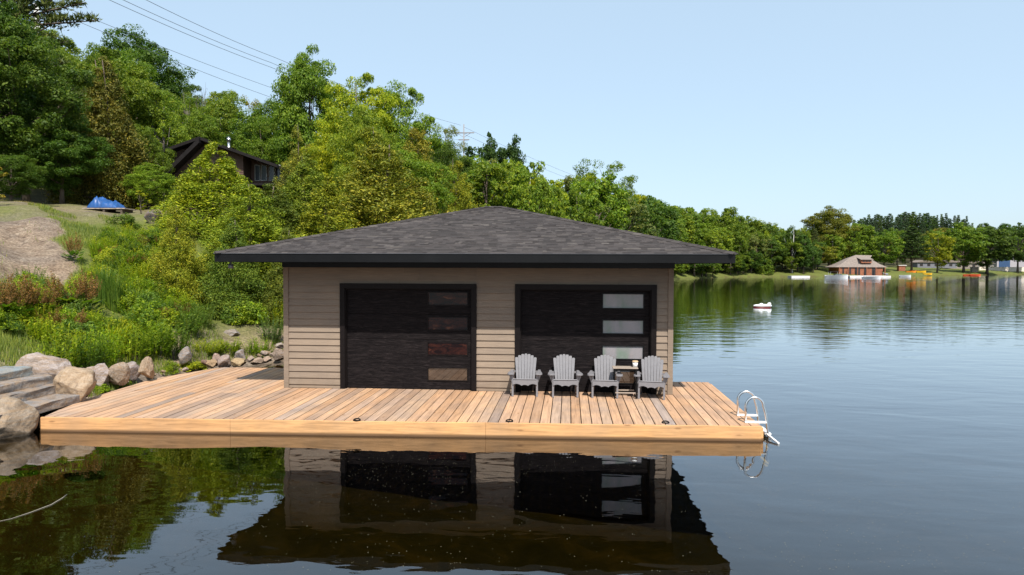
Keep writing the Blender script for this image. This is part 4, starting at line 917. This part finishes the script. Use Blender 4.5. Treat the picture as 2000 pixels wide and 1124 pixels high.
# ------------------------------------------------------------------ weeds on the bank
def wd(kind, px, pyb, hpx, wpx, col, label, group, var=None, cat='plant'):
    p = T(px, pyb); X, D = w2c(p.x, p.y); pr = SH_[kind][var if var is not None else rnd.randrange(len(SH_[kind]))]
    o = inst(pr); sc = D / F; o.location = (p.x, p.y, p.z - .03); o.rotation_euler = (0, 0, rnd.uniform(0, 6.28)); o.scale = (wpx * sc / pr['_w'],) * 2 + (hpx * sc / pr['_h'],)
    paint(o, jit(COLS[col] if isinstance(col, str) else col, .1)); return tag(o, label, cat, group)
LW = (.225, .30, .016); LW2 = (.32, .36, .020); DG = (.10, .16, .016)
near = [('weed', 120, 722, 95, 100, LW, 'dense leafy weed clump behind the pale pinkish boulder'), ('weed', 160, 728, 100, 90, DG, 'darker leafy weed clump above the rounded tan boulder'),
        ('weed', 205, 716, 95, 90, LW, 'tall leafy weed clump above the grey pink boulder'), ('weed', 250, 705, 90, 90, LW, 'leafy weed clump above the small lilac boulder'),
        ('weed', 300, 700, 90, 90, LW, 'leafy weed clump above the cracked tan boulder'), ('weed', 338, 702, 80, 70, DG, 'dark leafy weed clump beside the dark grey rounded rock'),
        ('dock', 40, 628, 95, 110, DG, 'large rusty seeded dock plant at the left picture edge'), ('dock', 5, 632, 100, 100, DG, 'rusty seeded dock plant cut by the left picture edge'),
        ('dock', 145, 618, 95, 110, DG, 'tall rusty seeded dock plant below the dirt bank'), ('dock', 175, 612, 80, 70, DG, 'rusty seeded dock plant at the right end of the dirt bank'),
        ('dock', 78, 622, 80, 70, DG, 'rusty dock plant between the two largest ones'), ('dock', 143, 512, 60, 50, DG, 'dock plant with brown seed heads at the top edge of the dirt bank'),
        ('shrub', 240, 447, 34, 70, DG, 'dark green bush at the top of the slope below the sapling'), ('grass', 205, 600, 100, 60, (.12, .20, .03), 'tall upright grass tuft right of the dirt bank'),
        ('grass', 225, 610, 90, 50, (.12, .2, .03), 'second tall grass tuft right of the dirt bank'), ('shrub', 332, 728, 28, 40, LW, 'broad leaved plant at the deck edge right of the cracked tan boulder'),
        ('shrub', 375, 722, 22, 70, LW2, 'low yellow green ground plant along the deck edge'), ('shrub', 225, 757, 22, 60, LW, 'low green ground plant under the narrow leaning boulder'),
        ('shrub', 195, 764, 18, 40, LW, 'small ground plant between the rounded boulder and the deck'), ('dock', 320, 640, 40, 40, LW, 'small reddish dock plant in the middle of the slope'),
        ('weed', 505, 695, 42, 60, LW, 'green plant overhanging the small pool behind the deck'), ('weed', 450, 690, 34, 70, LW, 'green plant above the broad tan rock'), ('weed', 405, 694, 34, 60, LW2, 'green plant right of the dark grey rounded rock'),
        ('weed', 530, 668, 60, 50, (.13, .18, .05), 'pale bushy weed beside the boathouse corner'), ('weed', 545, 640, 60, 50, LW, 'green weed clump behind the boathouse corner')]
for (k, px, pb, h, w_, c, lb) in near: wd(k, px, pb, h, w_, c, lb, None)
def in_dirt(px, py): return (px < 178 + (py - 520) * .3 and 455 < py < 560 and py > 450 + 0) and not (px > 118 and py < 480)
def bank_place(px, py):
    a = next(n_ for x_, n_ in ((60, 'at the left picture edge'), (120, 'above the stone steps'), (180, 'above the pale pinkish boulder'), (230, 'above the grey pink boulder'), (290, 'above the cracked tan boulder'), (350, 'above the grey rounded rock'), (400, 'above the low yellowish rock'), (450, 'under the left eave tip'), (500, 'left of the small pool'), (999, 'beside the boathouse wall')) if px < x_)
    return ('high on the bank ' if py < 530 else 'halfway up the bank ' if py < 600 else 'low on the bank ') + a
cnt = 0
while cnt < 250:
    px = rnd.uniform(-30, 550); py = rnd.uniform(462, 695)
    if rnd.random() < .2: px, py = rnd.uniform(185, 350), rnd.uniform(462, 540)
    lo_ = np.interp(px, [0, 150, 200, 300, 380, 450, 550], [560, 560, 462, 466, 500, 545, 600])
    hi_ = np.interp(px, [0, 60, 160, 300, 360, 420, 550], [680, 690, 700, 690, 665, 640, 640])
    if py < lo_ or py > hi_ or in_dirt(px, py) or (px < 60 and py > 650): continue
    if 190 < px < 235 and 600 < py < 640: continue
    sc = 1 - (640 - py) / 400; k = rnd.choices(['weed', 'shrub', 'grass', 'dock'], [6, 4, .7, .6])[0]; c = rnd.choice([LW, LW, LW2, LW2, DG, (.13, .2, .03)])
    zone = 'upper' if py < 560 else ('lower left' if px < 250 else 'lower right')
    nm = {'weed': 'leafy weed clump', 'shrub': 'low green bush', 'grass': 'green grass tuft', 'dock': 'rusty tipped dock plant'}[k]
    shade = {LW: 'bright', LW2: 'yellowish', DG: 'dark'}.get(c, 'fresh'); wd(k, px, py, rnd.uniform(36, 62) * sc, rnd.uniform(50, 85) * sc, c, '%s %s %s' % (shade, nm, bank_place(px, py)), 'plants on the weedy bank'); cnt += 1
# grass and small ground cover, as one mass
def scatter_grass(name, npts, region, hgt, cols, seed):
    rs = np.random.RandomState(seed); V = []; tries = 0
    pxs = rs.uniform(region[0], region[1], npts * 3); pys = rs.uniform(region[2], region[3], npts * 3)
    Xs, Ds = [], []
    DD = rs.uniform(region[2], region[3], npts * 3); XX = (pxs - 1000) / F * DD; s = shore_dist(XX, DD); n1 = wob(XX, DD, .8) + wob(XX, DD, 2.1) * .6
    ok = (s > .25) & (n1 > -.1) & (rs.uniform(size=len(s)) > dirtbank(pxs, s) * .97) & ((s < 13) | (n1 > 1.0)); XX, DD, s = XX[ok][:npts], DD[ok][:npts], s[ok][:npts]
    Z = height(XX, DD); x = XX * CP - DD * SP; y = XX * SP + DD * CP; n_ = len(x); a = rs.uniform(0, 2*pi, n_); h = hgt * rs.uniform(.5, 1.3, n_); ln = rs.uniform(.1, .6, n_) * h
    base = np.stack([x, y, Z - .02], 1); sd_ = np.stack([-np.sin(a), np.cos(a), 0 * a], 1) * .009; tip = base + np.stack([np.cos(a) * ln, np.sin(a) * ln, h], 1)
    V = np.stack([base - sd_, base + sd_, tip], 1).reshape(-1, 3).astype(np.float32)
    me = bpy.data.meshes.new(name); me.vertices.add(3 * n_); me.vertices.foreach_set('co', V.ravel()); me.loops.add(3 * n_); me.loops.foreach_set('vertex_index', np.arange(3 * n_, dtype=np.int32))
    me.polygons.add(n_); me.polygons.foreach_set('loop_start', np.arange(0, 3 * n_, 3, dtype=np.int32)); me.polygons.foreach_set('loop_total', np.full(n_, 3, np.int32)); me.materials.append(WEED); me.update(calc_edges=True)
    o = link_mesh(name, me); o.color = (*cols, 1); return o
tag(scatter_grass('grass', 45000, (-120, 560, 14, 32), .16, (.20, .24, .05), 5), 'short green and straw grass over the bank', 'grass', kind='stuff')
tag(scatter_grass('dry_grass', 16000, (-120, 420, 27, 44), .08, (.30, .24, .10), 6), 'thin dry grass over the upper terrace', 'grass', kind='stuff')

# ------------------------------------------------------------------ brown house on the slope
p0 = PD(476, 400, 50); zg = hz(p0.x, p0.y)
hs = empty('brown_house', (p0.x, p0.y, zg), PSI); tag(hs, 'brown wooden house with low dark gable roof half hidden by cedars on the slope', 'house')
HB = m_siding('brown_siding', (0.125, 0.078, 0.062)); HR = m_simple('dark_roof', (0.012, 0.010, 0.010), .8, 0, .3, 3, 0, .2)
AX, AZ = -2.85, 12.0 - zg; SLP = .355; zb = -2.5
def rz_at(x): return AZ - abs(x - AX) * SLP
m = MB(); m.prism([(-5.0, zb), (0, zb), (0, rz_at(0)), (AX, AZ), (-5.0, rz_at(-5.0))], 0, 6.5); m.build('wall', HB, hs)
m = MB(); m.prism([(.001, zb), (2.35, zb), (2.35, rz_at(2.35)), (.001, rz_at(0))], 1.5, 6.5); m.build('porch_wall', HB, hs)
m = MB()
for k in range(42):
    z = zb + 1.6 + k * .15; zt_ = z + .12
    if zt_ > AZ - .05: break
    xl = max(-5.0, AX - (AZ - zt_) / SLP); xr = min(0, AX + (AZ - zt_) / SLP); m.box(xl, xr, -.022, -.001, z, zt_)
m.build('clapboard', HB, hs)
for sgn, xe in ((-1, -5.75), (1, 2.75)):
    m = MB(); ze = rz_at(xe); m.hexa([(AX, -.8, AZ + .02), (xe, -.8, ze + .02), (xe, 7, ze + .02), (AX, 7, AZ + .02)], [(AX, -.8, AZ + .24), (xe, -.8, ze + .24), (xe, 7, ze + .24), (AX, 7, AZ + .24)]); rf = m.build('roof', HR, hs)
m = MB(); m.hexa([(AX + .1, -1.05, AZ - .25), (-6.35, -1.05, AZ - 3.75), (-6.35, -.2, AZ - 3.75), (AX + .1, -.2, AZ - .25)], [(AX + .1, -1.05, AZ + .12), (-6.35, -1.05, AZ - 3.35), (-6.35, -.2, AZ - 3.35), (AX + .1, -.2, AZ + .12)]); m.build('steep_bargeboard', HR, hs)
m = MB(); cx, cy = -1.55, 1.2; cz = rz_at(cx) + .1
m.tube([(cx, cy, cz), (cx, cy, cz + .12), (cx, cy, cz + .62)], [.2, .11, .10], 12); m.tube([(cx, cy, cz + .62), (cx, cy, cz + .84)], [.15, .16], 12); m.tube([(cx, cy, cz + .88), (cx, cy, cz + .94)], [.17, .05], 12)
m.build('flue', STEEL, rf, True)
GLS = m_simple('house_glass', (.06, .075, .085), .15); WF = m_simple('white_frame', (.45, .45, .42), .5)
for x0 in (.28, .78, 1.35, 1.8):
    m = MB(); t = .045; z0 = 7.95 + 1.4 - zg
    for a in ((0, t, 0, 1.2), (.42 - t, .42, 0, 1.2), (t, .42 - t, 0, t), (t, .42 - t, 1.2 - t, 1.2)): m.box(x0 + a[0], x0 + a[1], 1.44, 1.498, z0 + a[2], z0 + a[3])
    wf = m.build('window', WF, hs); m = MB(); m.box(x0 + t, x0 + .42 - t, 1.47, 1.49, z0 + t, z0 + 1.2 - t); m.build('pane', GLS, wf)
m = MB(); m.box(.02, 2.6, .0, 1.45, 9.0 - zg - .15, 9.0 - zg); m.build('balcony', HR, hs)
m = MB(); m.box(2.3, 2.42, .1, .22, 9.0 - zg, rz_at(2.4)); m.build('porch_post', HR, hs)

# ------------------------------------------------------------------ blue tarp on a plank platform
p0 = T(208, 414); zp = p0.z; p0.z += .16
pf = empty('plank_platform', (p0.x, p0.y, p0.z), PSI); tag(pf, 'low weathered plank platform under the blue tarp', 'platform')
m = MB()
for k in range(5): m.box(-1.2, 1.45, -.5 + k * .26, -.26 + k * .26, -.05, 0)
m.build('planking', m_simple('grey_plank', (.34, .28, .23), .8, 0, .3, 5), pf)
for sx in (-1.0, 0.1, 1.2): m = MB(); m.box(sx-.06, sx+.06, -.45, .75, zp - p0.z - .3, -.052); m.build('post', BARK, pf)
nx, ny = 44, 26; vs = []; rs = np.random.RandomState(3)
for j in range(ny + 1):
    for i in range(nx + 1):
        u, v = i / nx * 2 - 1, j / ny * 2 - 1; prof = .95 * (1 - .62 * (u * .5 + .5)) * (1 - max(0, -u - .75) * 2.2)
        e_ = max(abs(u) ** 3, abs(v) ** 2.6); h = prof * .85 * (1 - e_) ** .7 * (1 + .35 * mnoise.noise(Vector((u * 3, v * 3, 1)))) + (1 - e_ ** 3) * (.16 * abs(mnoise.noise(Vector((u * 4 + v * 3, v * 1.4, 5)))) + .06 * abs(mnoise.noise(Vector((u * 9 - v * 5, v * 5, 8)))))
        vs.append((u * .98 + .04 * mnoise.noise(Vector((v * 3, u * 2, 2))), v * .62 + .1, max(h, .012)))
m = MB(); m.add(vs, [(j*(nx+1)+i, j*(nx+1)+i+1, (j+1)*(nx+1)+i+1, (j+1)*(nx+1)+i) for j in range(ny) for i in range(nx)])
tp = m.build('tarp', m_simple('blue_tarp', (.009, .065, .22), .45, 0, .25, 3, .3), None, True, loc=(p0.x, p0.y, p0.z)); tp.rotation_euler = (0, 0, PSI); tp.scale = (.74, .8, .74); pf.scale = (.78, .8, 1)
tag(tp, 'crumpled bright blue tarp covering a heap on the plank platform', 'tarp')

# ------------------------------------------------------------------ power line
D_p = 150; pt = PD(906, 243, D_p); pole = empty('utility_pole', (pt.x, pt.y, hz(pt.x, pt.y))); zb = pole.location.z
tag(pole, 'grey utility pole with crossarms rising from the wooded skyline', 'utility pole')
m = MB(); m.tube([(0, 0, 0), (0, 0, pt.z - zb)], [.2, .11], 8); m.build('pole', POLEW, pole, True)
for dz, ln in ((1.9, 2.3), (3.4, 1.2)): m = MB(); m.box(-ln, ln, -.09, .09, pt.z - zb - dz - .1, pt.z - zb - dz + .1); m.build('crossarm', POLEW, pole)
for sx in (-2.1, 2.1): m = MB(); m.beam((0, 0, pt.z - zb - 2.9), (sx * .7, 0, pt.z - zb - 1.95), .08, .08); m.build('brace', POLEW, pole)
WL = [((285, 0), (535, 112), 'topmost power line crossing the sky towards the pole'), ((240, 0), (530, 123), 'second power line from the top, just under the topmost'), ((213, 0), (527, 131), 'third power line, close under the second'),
      ((105, 5), (525, 170), 'fourth power line, well below the upper three'), ((100, 20), (525, 189), 'lowest power line above the skyline trees')]
for i, (a, b_, lb) in enumerate(WL):
    D0, D1_ = 62, 88; ya = a[1]; A_ = PD(*a, D0); B_ = PD(*b_, D1_); d = (A_ - B_)
    start = A_ + d * .9 + Vector((0, 0, d.z * .0)); m = MB(); endp = PD((900, 896, 912, 898, 914)[i], (245, 262, 262, 263, 276)[i], D_p)
    pts = [start, A_]; n_ = 10
    for k in range(1, n_ + 1): t = k / n_; q = A_.lerp(B_, t); q.z -= .35 * 4 * t * (1 - t) * .6; pts.append(q)
    for k in range(1, n_ + 1): t = k / n_; q = B_.lerp(endp, t); q.z -= 1.2 * 4 * t * (1 - t) * .5; pts.append(q)
    m.tube(pts, .026 if i < 3 else .022, 4, False); tag(m.build('power_line', WIRE), lb, 'power line', 'power lines over the wood')
for i in range(2):
    m = MB(); A_ = PD(905, 248 + 14 * i, D_p); B_ = PD(1320, 405 + 6 * i, 250); pts = []
    for k in range(13): t = k / 12; q = A_.lerp(B_, t); q.z -= 2.0 * 4 * t * (1 - t); pts.append(q)
    m.tube(pts, .028, 4, False); tag(m.build('power_line', WIRE), ['upper thin power line running right from the pole', 'lower thin power line running right from the pole'][i], 'power line', 'power lines over the wood')
pt = PD(71, 8, 55); m = MB(); zb = hz(pt.x, pt.y); m.tube([(0, 0, 0), (0, 0, pt.z - zb)], [.23, .21], 10)
tag(m.build('utility_pole', m_simple('white_pole', (.7, .68, .64), .7), None, True, loc=(pt.x, pt.y, zb)), 'short length of white pole showing among the pine boughs, top left', 'utility pole')

# ------------------------------------------------------------------ lake float, far shore
p = G(1488, 601, 0); fl = empty('swim_float', p, .1); tag(fl, 'small white float with a dark red band, alone on the open water', 'float')
m = MB(); m.tube([(-.66, 0, .05), (-.5, 0, .06), (0, 0, .07), (.5, 0, .07), (.64, 0, .07)], [.12, .3, .38, .34, .2], 14); o = m.build('hull', m_simple('dark_red_hull', (.16, .03, .03), .4), fl, True); o.scale = (1, 1, .45)
m = MB(); m.tube([(-.66, 0, 0), (-.5, 0, 0), (0, 0, .02), (.5, 0, .05), (.68, 0, .08)], [.1, .3, .4, .37, .25], 14); o = m.build('deck', WHITE, fl, True); o.scale = (1, 1, .42); o.location = (0, 0, .17)
m = MB(); m.tube([(.38, -.1, .2), (.6, 0, .4), (.68, .02, .42)], [.1, .14, .08], 8); m.tube([(-.35, 0, .2), (0, .05, .36), (.15, 0, .26)], [.07, .1, .06], 8); m.build('cushion', WHITE, fl, True); fl.scale = (.95, .95, .72)
def far_obj(name, px, py, z=None): p = G(px, py, 0); return p
FS = 1 / 6.2
FB0 = G(1684, 541, 0); XF, DF = w2c(FB0.x, FB0.y); u = DF / F
fb_ = empty('far_boathouse', (FB0.x, FB0.y + 4, 1.0), PSI * .4); tag(fb_, 'far boathouse with flared shingled roof, dormer and orange wooden walls', 'boathouse')
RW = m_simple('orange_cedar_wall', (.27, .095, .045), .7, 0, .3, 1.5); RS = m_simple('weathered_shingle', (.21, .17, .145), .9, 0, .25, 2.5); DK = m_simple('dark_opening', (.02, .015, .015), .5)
fw = 51 * u; ez = 1.95; rz_ = 5.8
m = MB(); m.box(-fw + 1.4, fw - 1.4, -2.6, 5, -.9, ez + .2); m.build('wall', RW, fb_)
prof = [(-fw, -4, ez), (-fw * .62, -2.4, ez + 1.15), (-fw * .25, -.2, ez + 3.2), (-.2, 1.0, rz_ + .15)]
L4 = [(1.0, ez, 4.0), (.72, ez + .9, 2.9), (.34, ez + 2.7, 1.2)]
V_ = []
for f, z, dy in L4: V_ += [(-fw * f, -dy + 1, z), (fw * (f * .8 + .2), -dy + 1, z), (fw * (f * .8 + .2), dy + 1, z), (-fw * f, dy + 1, z)]
V_ += [(.0, .9, rz_), (fw * .62, .9, rz_ - .1), (fw * .62, 1.1, rz_ - .1), (.0, 1.1, rz_)]
m = MB(); m.add(V_, [(4*j+a, 4*j+(a+1)%4, 4*j+4+(a+1)%4, 4*j+4+a) for j in range(3) for a in range(4)] + [(12,13,14,15), (3,2,1,0)]); rf = m.build('roof', RS, fb_)
m = MB(); m.box(.3, 3.4, -2.3, .5, ez + 1.3, ez + 2.3); dm = m.build('dormer', RW, rf)
m = MB(); m.hexa([(-.1, -2.7, ez+2.3), (3.8, -2.7, ez+2.3), (3.8, 1, ez+3.1), (-.1, 1, ez+3.1)], [(-.1, -2.7, ez+2.45), (3.8, -2.7, ez+2.45), (3.8, 1, ez+3.25), (-.1, 1, ez+3.25)]); m.build('dormer_roof', RS, rf)
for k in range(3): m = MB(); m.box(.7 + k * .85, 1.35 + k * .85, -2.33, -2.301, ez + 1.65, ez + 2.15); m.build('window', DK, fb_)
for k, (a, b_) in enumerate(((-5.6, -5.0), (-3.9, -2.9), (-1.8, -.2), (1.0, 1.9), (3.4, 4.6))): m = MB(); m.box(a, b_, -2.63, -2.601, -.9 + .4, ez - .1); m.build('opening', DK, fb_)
for k in range(6): m = MB(); xx = -fw + 1.2 + k * (2 * fw - 2.4) / 5; m.box(xx - .1, xx + .1, -3.7, -3.5, -.95, ez); m.build('porch_post', RW, fb_)
def flat_dock(px0, px1, py, z, depth, label, mat, th=.25, dz=0):
    a, b_ = G(px0, py, 0), G(px1, py, 0); m = MB(); m.box(0, (b_ - a).length, 0, depth, z - th, z); m.box(.2, (b_-a).length - .2, .2, depth - .2, -.3, z - th)
    o = m.build('floating_dock', mat, None, loc=(a.x, a.y, 0)); o.rotation_euler = (0, 0, atan2(b_.y - a.y, b_.x - a.x)); return tag(o, label, 'dock', 'white docks on the far shore')
WD = m_simple('pale_dock', (.72, .68, .66), .7, 0, .1, 1)
flat_dock(1602, 1664, 539, .75, 3, 'left white dock in front of the far boathouse', WD, .5); flat_dock(1660, 1740, 542, .42, 4, 'right white dock in front of the far boathouse', WD, .4)
flat_dock(1546, 1582, 542, .4, 2, 'small white dock by the far beach left of the olive tree', WD, .4)
flat_dock(1512, 1548, 540.5, .5, 4, 'pale sandy landing dock at the far beach', m_simple('sand_dock', (.55, .48, .42)), .5)
def boat(px, py, L, H, W, label, mat, name='motor_boat', cat='boat', canopy=False, rz=0., group=None):
    p = G(px, py, 0); b0 = empty(name, p, rz); tag(b0, label, cat, group); n_ = 9; V_ = []
    for i in range(n_):
        t = i / (n_ - 1); w_ = W / 2 * (1 - max(0, t - .45) ** 2 * 3.0) * (.85 + .15 * min(1, t * 4)); w_ = max(w_, .03); x = -L/2 + L * t; sh = H * (1 + .25 * t * t)
        V_ += [(x, -w_ * .5, -.1), (x, -w_, sh), (x, -w_ * .75, sh + .01), (x, 0, sh * .75 if t < .7 else sh), (x, w_ * .75, sh + .01), (x, w_, sh), (x, w_ * .5, -.1)]
    m = MB(); m.add(V_, [(7*i+k, 7*i+(k+1)%7, 7*i+7+(k+1)%7, 7*i+7+k) for i in range(n_-1) for k in range(7)] + [tuple(range(7)), tuple(7*(n_-1)+k for k in range(7))[::-1]]); m.build('hull', mat, b0)
    if canopy:
        m = MB(); m.box(-L*.1, L*.18, -W*.35, W*.35, H, H + .35); m.build('windscreen', GLS, b0)
        m = MB(); m.box(-L*.35, L*.1, -W*.42, W*.42, H + .95, H + 1.02); m.build('canopy', DK, b0)
        for sx in (-L*.33, L*.08): m = MB(); m.box(sx, sx+.05, -W*.4, -W*.4+.05, H, H+.95); m.box(sx, sx+.05, W*.4-.05, W*.4, H, H+.95); m.build('canopy_post', STEEL, b0)
    else:
        m = MB(); m.box(-L*.12, -L*.02, -W*.3, W*.3, H*.8, H*.95); m.build('seat', DK, b0)
    return b0
WB = m_simple('white_hull', (.75, .76, .78), .3)
boat(1634, 543, 6.0, .7, 2.0, 'white motor boat with dark canopy moored at the far left dock', WB, canopy=True); boat(1702, 544, 4.6, .5, 1.6, 'low white rowing boat in front of the far boathouse', WB, 'rowing_boat')
# water slide on the dock
p = G(1724, 541, 0); sld = empty('water_slide', p + Vector((0, 1.5, .42))); tag(sld, 'grey water slide standing on the right white dock', 'slide'); GR = m_simple('slide_grey', (.25, .26, .30), .5)
m = MB(); m.tube([(-1.4, 0, 2.1), (-.8, 0, 1.9), (.3, 0, .7), (1.5, 0, .35), (2.2, 0, .3)], .28, 8); m.build('chute', GR, sld, True)
for sx in (-1.9, -1.1): m = MB(); m.beam((sx, -.3, 0), (-1.5, -.3, 2.4), .1, .1); m.beam((sx, .3, 0), (-1.5, .3, 2.4), .1, .1); m.build('support', GR, sld)
OR = m_simple('orange_plastic', (.80, .24, .02), .4); YE = m_simple('yellow_plastic', (.82, .46, .02), .4); RD = m_simple('red_plastic', (.70, .09, .03), .4)
for i, (px, py, mt, cl) in enumerate(((1779, 540, OR, 'orange kayak leftmost of the row on the far beach'), (1787, 539.6, OR, 'second orange kayak on the far beach'), (1799, 540, YE, 'yellow kayak in the middle of the row on the far beach'), (1812, 540.2, YE, 'rightmost yellow kayak on the far beach'))):
    q = boat(px, py - 1, 3.2, .45, .9, cl, mt, 'kayak', 'kayak', rz=.2 * (i % 2), group='kayaks on the far beach'); q.location.z = max(hz(q.location.x, q.location.y), 0) + .12
q = boat(1893, 538.5, 4.2, .4, .9, 'red orange kayak afloat near the far lawn', RD, 'kayak', 'kayak'); boat(1905, 538.6, 3.6, .4, .9, 'second red kayak afloat right beside the first', RD, 'kayak', 'kayak')
boat(1768, 541, 3.4, .45, 1.2, 'white rowing boat pulled up left of the orange kayaks', WB, 'rowing_boat')
# lawn-side things
def post(px, py, h, r_, label, mat, name, cat):
    p = G(px, py, 0); z = max(hz(p.x, p.y + 6), 0); m = MB(); m.tube([(0,0,0), (0,0,h*.6), (0,0,h*.75), (0,0,h)], [r_, r_, r_*.75, r_*.2], 8); return tag(m.build(name, mat, None, True, loc=(p.x, p.y + 6, z)), label, cat)
post(1849, 537.5, 1.6, .45, 'pale yellow buoy-shaped bin on the far lawn', m_simple('pale_yellow', (.8, .72, .4)), 'litter_bin', 'bin')
p = PD(1975, 536, 292); wl = MB(); wl.box(-13, 22, 0, .6, -1.5, 2.4); tag(wl.build('shore_wall', m_simple('pale_stone', (.72, .62, .52), .85, 0, .12, .8), None, loc=(p.x, p.y, .8)), 'long pale stone retaining wall on the far right shore', 'wall')
p = PD(1965, 530, 310); zb = hz(p.x, p.y); gh = empty('glass_pavilion', (p.x, p.y, zb)); tag(gh, 'grey pavilion with dark blue glass behind the far shore wall', 'building')
m = MB(); m.box(-4, 8, 0, 6, 0, 5); m.build('wall', m_simple('pavilion_grey', (.36, .33, .36)), gh); m = MB(); m.box(-4.5, 8.5, -.5, 6.5, 5.002, 5.3); m.build('roof', HR, gh)
m = MB(); m.box(-3.2, 1.6, -.06, -.002, .6, 4.2); m.build('window', m_simple('blue_glass', (.03, .07, .16), .1), gh)
for i, (px, w_, col, lb) in enumerate(((1830, 16, (.17, .17, .20), 'long grey lodge seen under the trees of the far lawn'), (1880, 12, (.26, .22, .19), 'cream lodge seen under the trees right of the grey one'), (1918, 10, (.24, .22, .2), 'small cream cabin under the dark tree'))):
    p = PD(px, 528, 292 + 6 * i); zb = hz(p.x, p.y); b0 = empty('lodge', (p.x, p.y, zb)); tag(b0, lb, 'building')
    m = MB(); m.box(-w_/2, w_/2, 0, 6, 0, 2.4); m.build('wall', m_simple('lodge_wall', col), b0)
    m = MB(); m.prism([(-w_/2-.4, 2.402), (w_/2+.4, 2.402), (w_/2-2, 3.4), (-w_/2+2, 3.4)], -.5, 6.5); m.build('roof', RS, b0)
    for k in range(int(w_ // 3)): m = MB(); x0 = -w_/2 + 1 + 3 * k; m.box(x0, x0 + 1.2, -.05, -.002, .8, 1.9); m.build('window', DK, b0)
for i, (px, D) in enumerate(((1762, 244), (1905, 268))):
    p = PD(px, 530, D); zb = hz(p.x, p.y); b0 = empty('picnic_hut', (p.x, p.y, zb)); tag(b0, ['orange wooden kiosk beside the orange kayaks', 'small pale kiosk under the broad dark tree'][i], 'kiosk')
    m = MB(); m.box(-1.1, 1.1, 0, 1.6, 0, 1.9); m.build('wall', RW if i == 0 else CREAM, b0); m = MB(); m.box(-1.4, 1.4, -.3, 1.9, 1.902, 2.1); m.build('roof', WD, b0)
# ------------------------------------------------------------------ water details
m = MB(); pts = [G(*q, .004) for q in ((-20, 1022), (20, 1014), (60, 1001), (100, 986), (122, 973), (131, 966))]; m.tube(pts, [.002, .003, .005, .006, .006, .004], 5)
tag(m.build('twig', m_simple('pale_twig', (.26, .23, .18), .8), None, True), 'pale curved twig floating on the water at lower left', 'twig')
rs = np.random.RandomState(9); V = []; Fc = []
for _ in range(1300):
    a = rs.uniform(); px = rs.normal(820, 240) if a < .55 else (rs.normal(1720, 130) if a < .85 else rs.uniform(100, 2000)); py = rs.uniform(875, 1120) if a > .3 else rs.normal(905, 25)
    if py < 868 or py > 1124: continue
    q = G(px, py, .006); s_ = rs.uniform(.002, .005); t = rs.uniform(0, 3); k = len(V)
    V += [(q.x + s_ * cos(t + j * pi / 2), q.y + s_ * 1.3 * sin(t + j * pi / 2), .006) for j in range(4)]; Fc.append((k, k+1, k+2, k+3))
m = MB(); m.add(V, Fc); tag(m.build('floating_pollen', m_simple('pollen', (.25, .23, .15), .9)), 'pale specks of pollen floating on the calm water', 'pollen', kind='stuff')
for table in (PROTO, SH_):                       # drop any prototype nothing used
    for lst in table.values():
        for r in lst:
            if r.name not in used:
                for ch in list(r.children): bpy.data.objects.remove(ch)
                bpy.data.objects.remove(r)

# tell look-alikes with one label apart by their order in the picture
from collections import defaultdict
seen = defaultdict(list)
for o in S.objects:
    if o.parent is None and 'label' in o: seen[o['label']].append(o)
ORD = ['leftmost', 'second', 'third', 'fourth', 'fifth', 'sixth', 'seventh', 'eighth', 'ninth', 'tenth', 'eleventh', 'twelfth', 'thirteenth', 'fourteenth', 'fifteenth', 'sixteenth']
for lb, os_ in seen.items():
    if len(os_) < 2 or len(os_) > 16: continue
    os_.sort(key=lambda o: w2c(o.location.x, o.location.y)[0] / max(w2c(o.location.x, o.location.y)[1], 1))
    for i, o in enumerate(os_):
        o['label'] = ('rightmost' if i == len(os_) - 1 else ORD[i]) + ' ' + lb
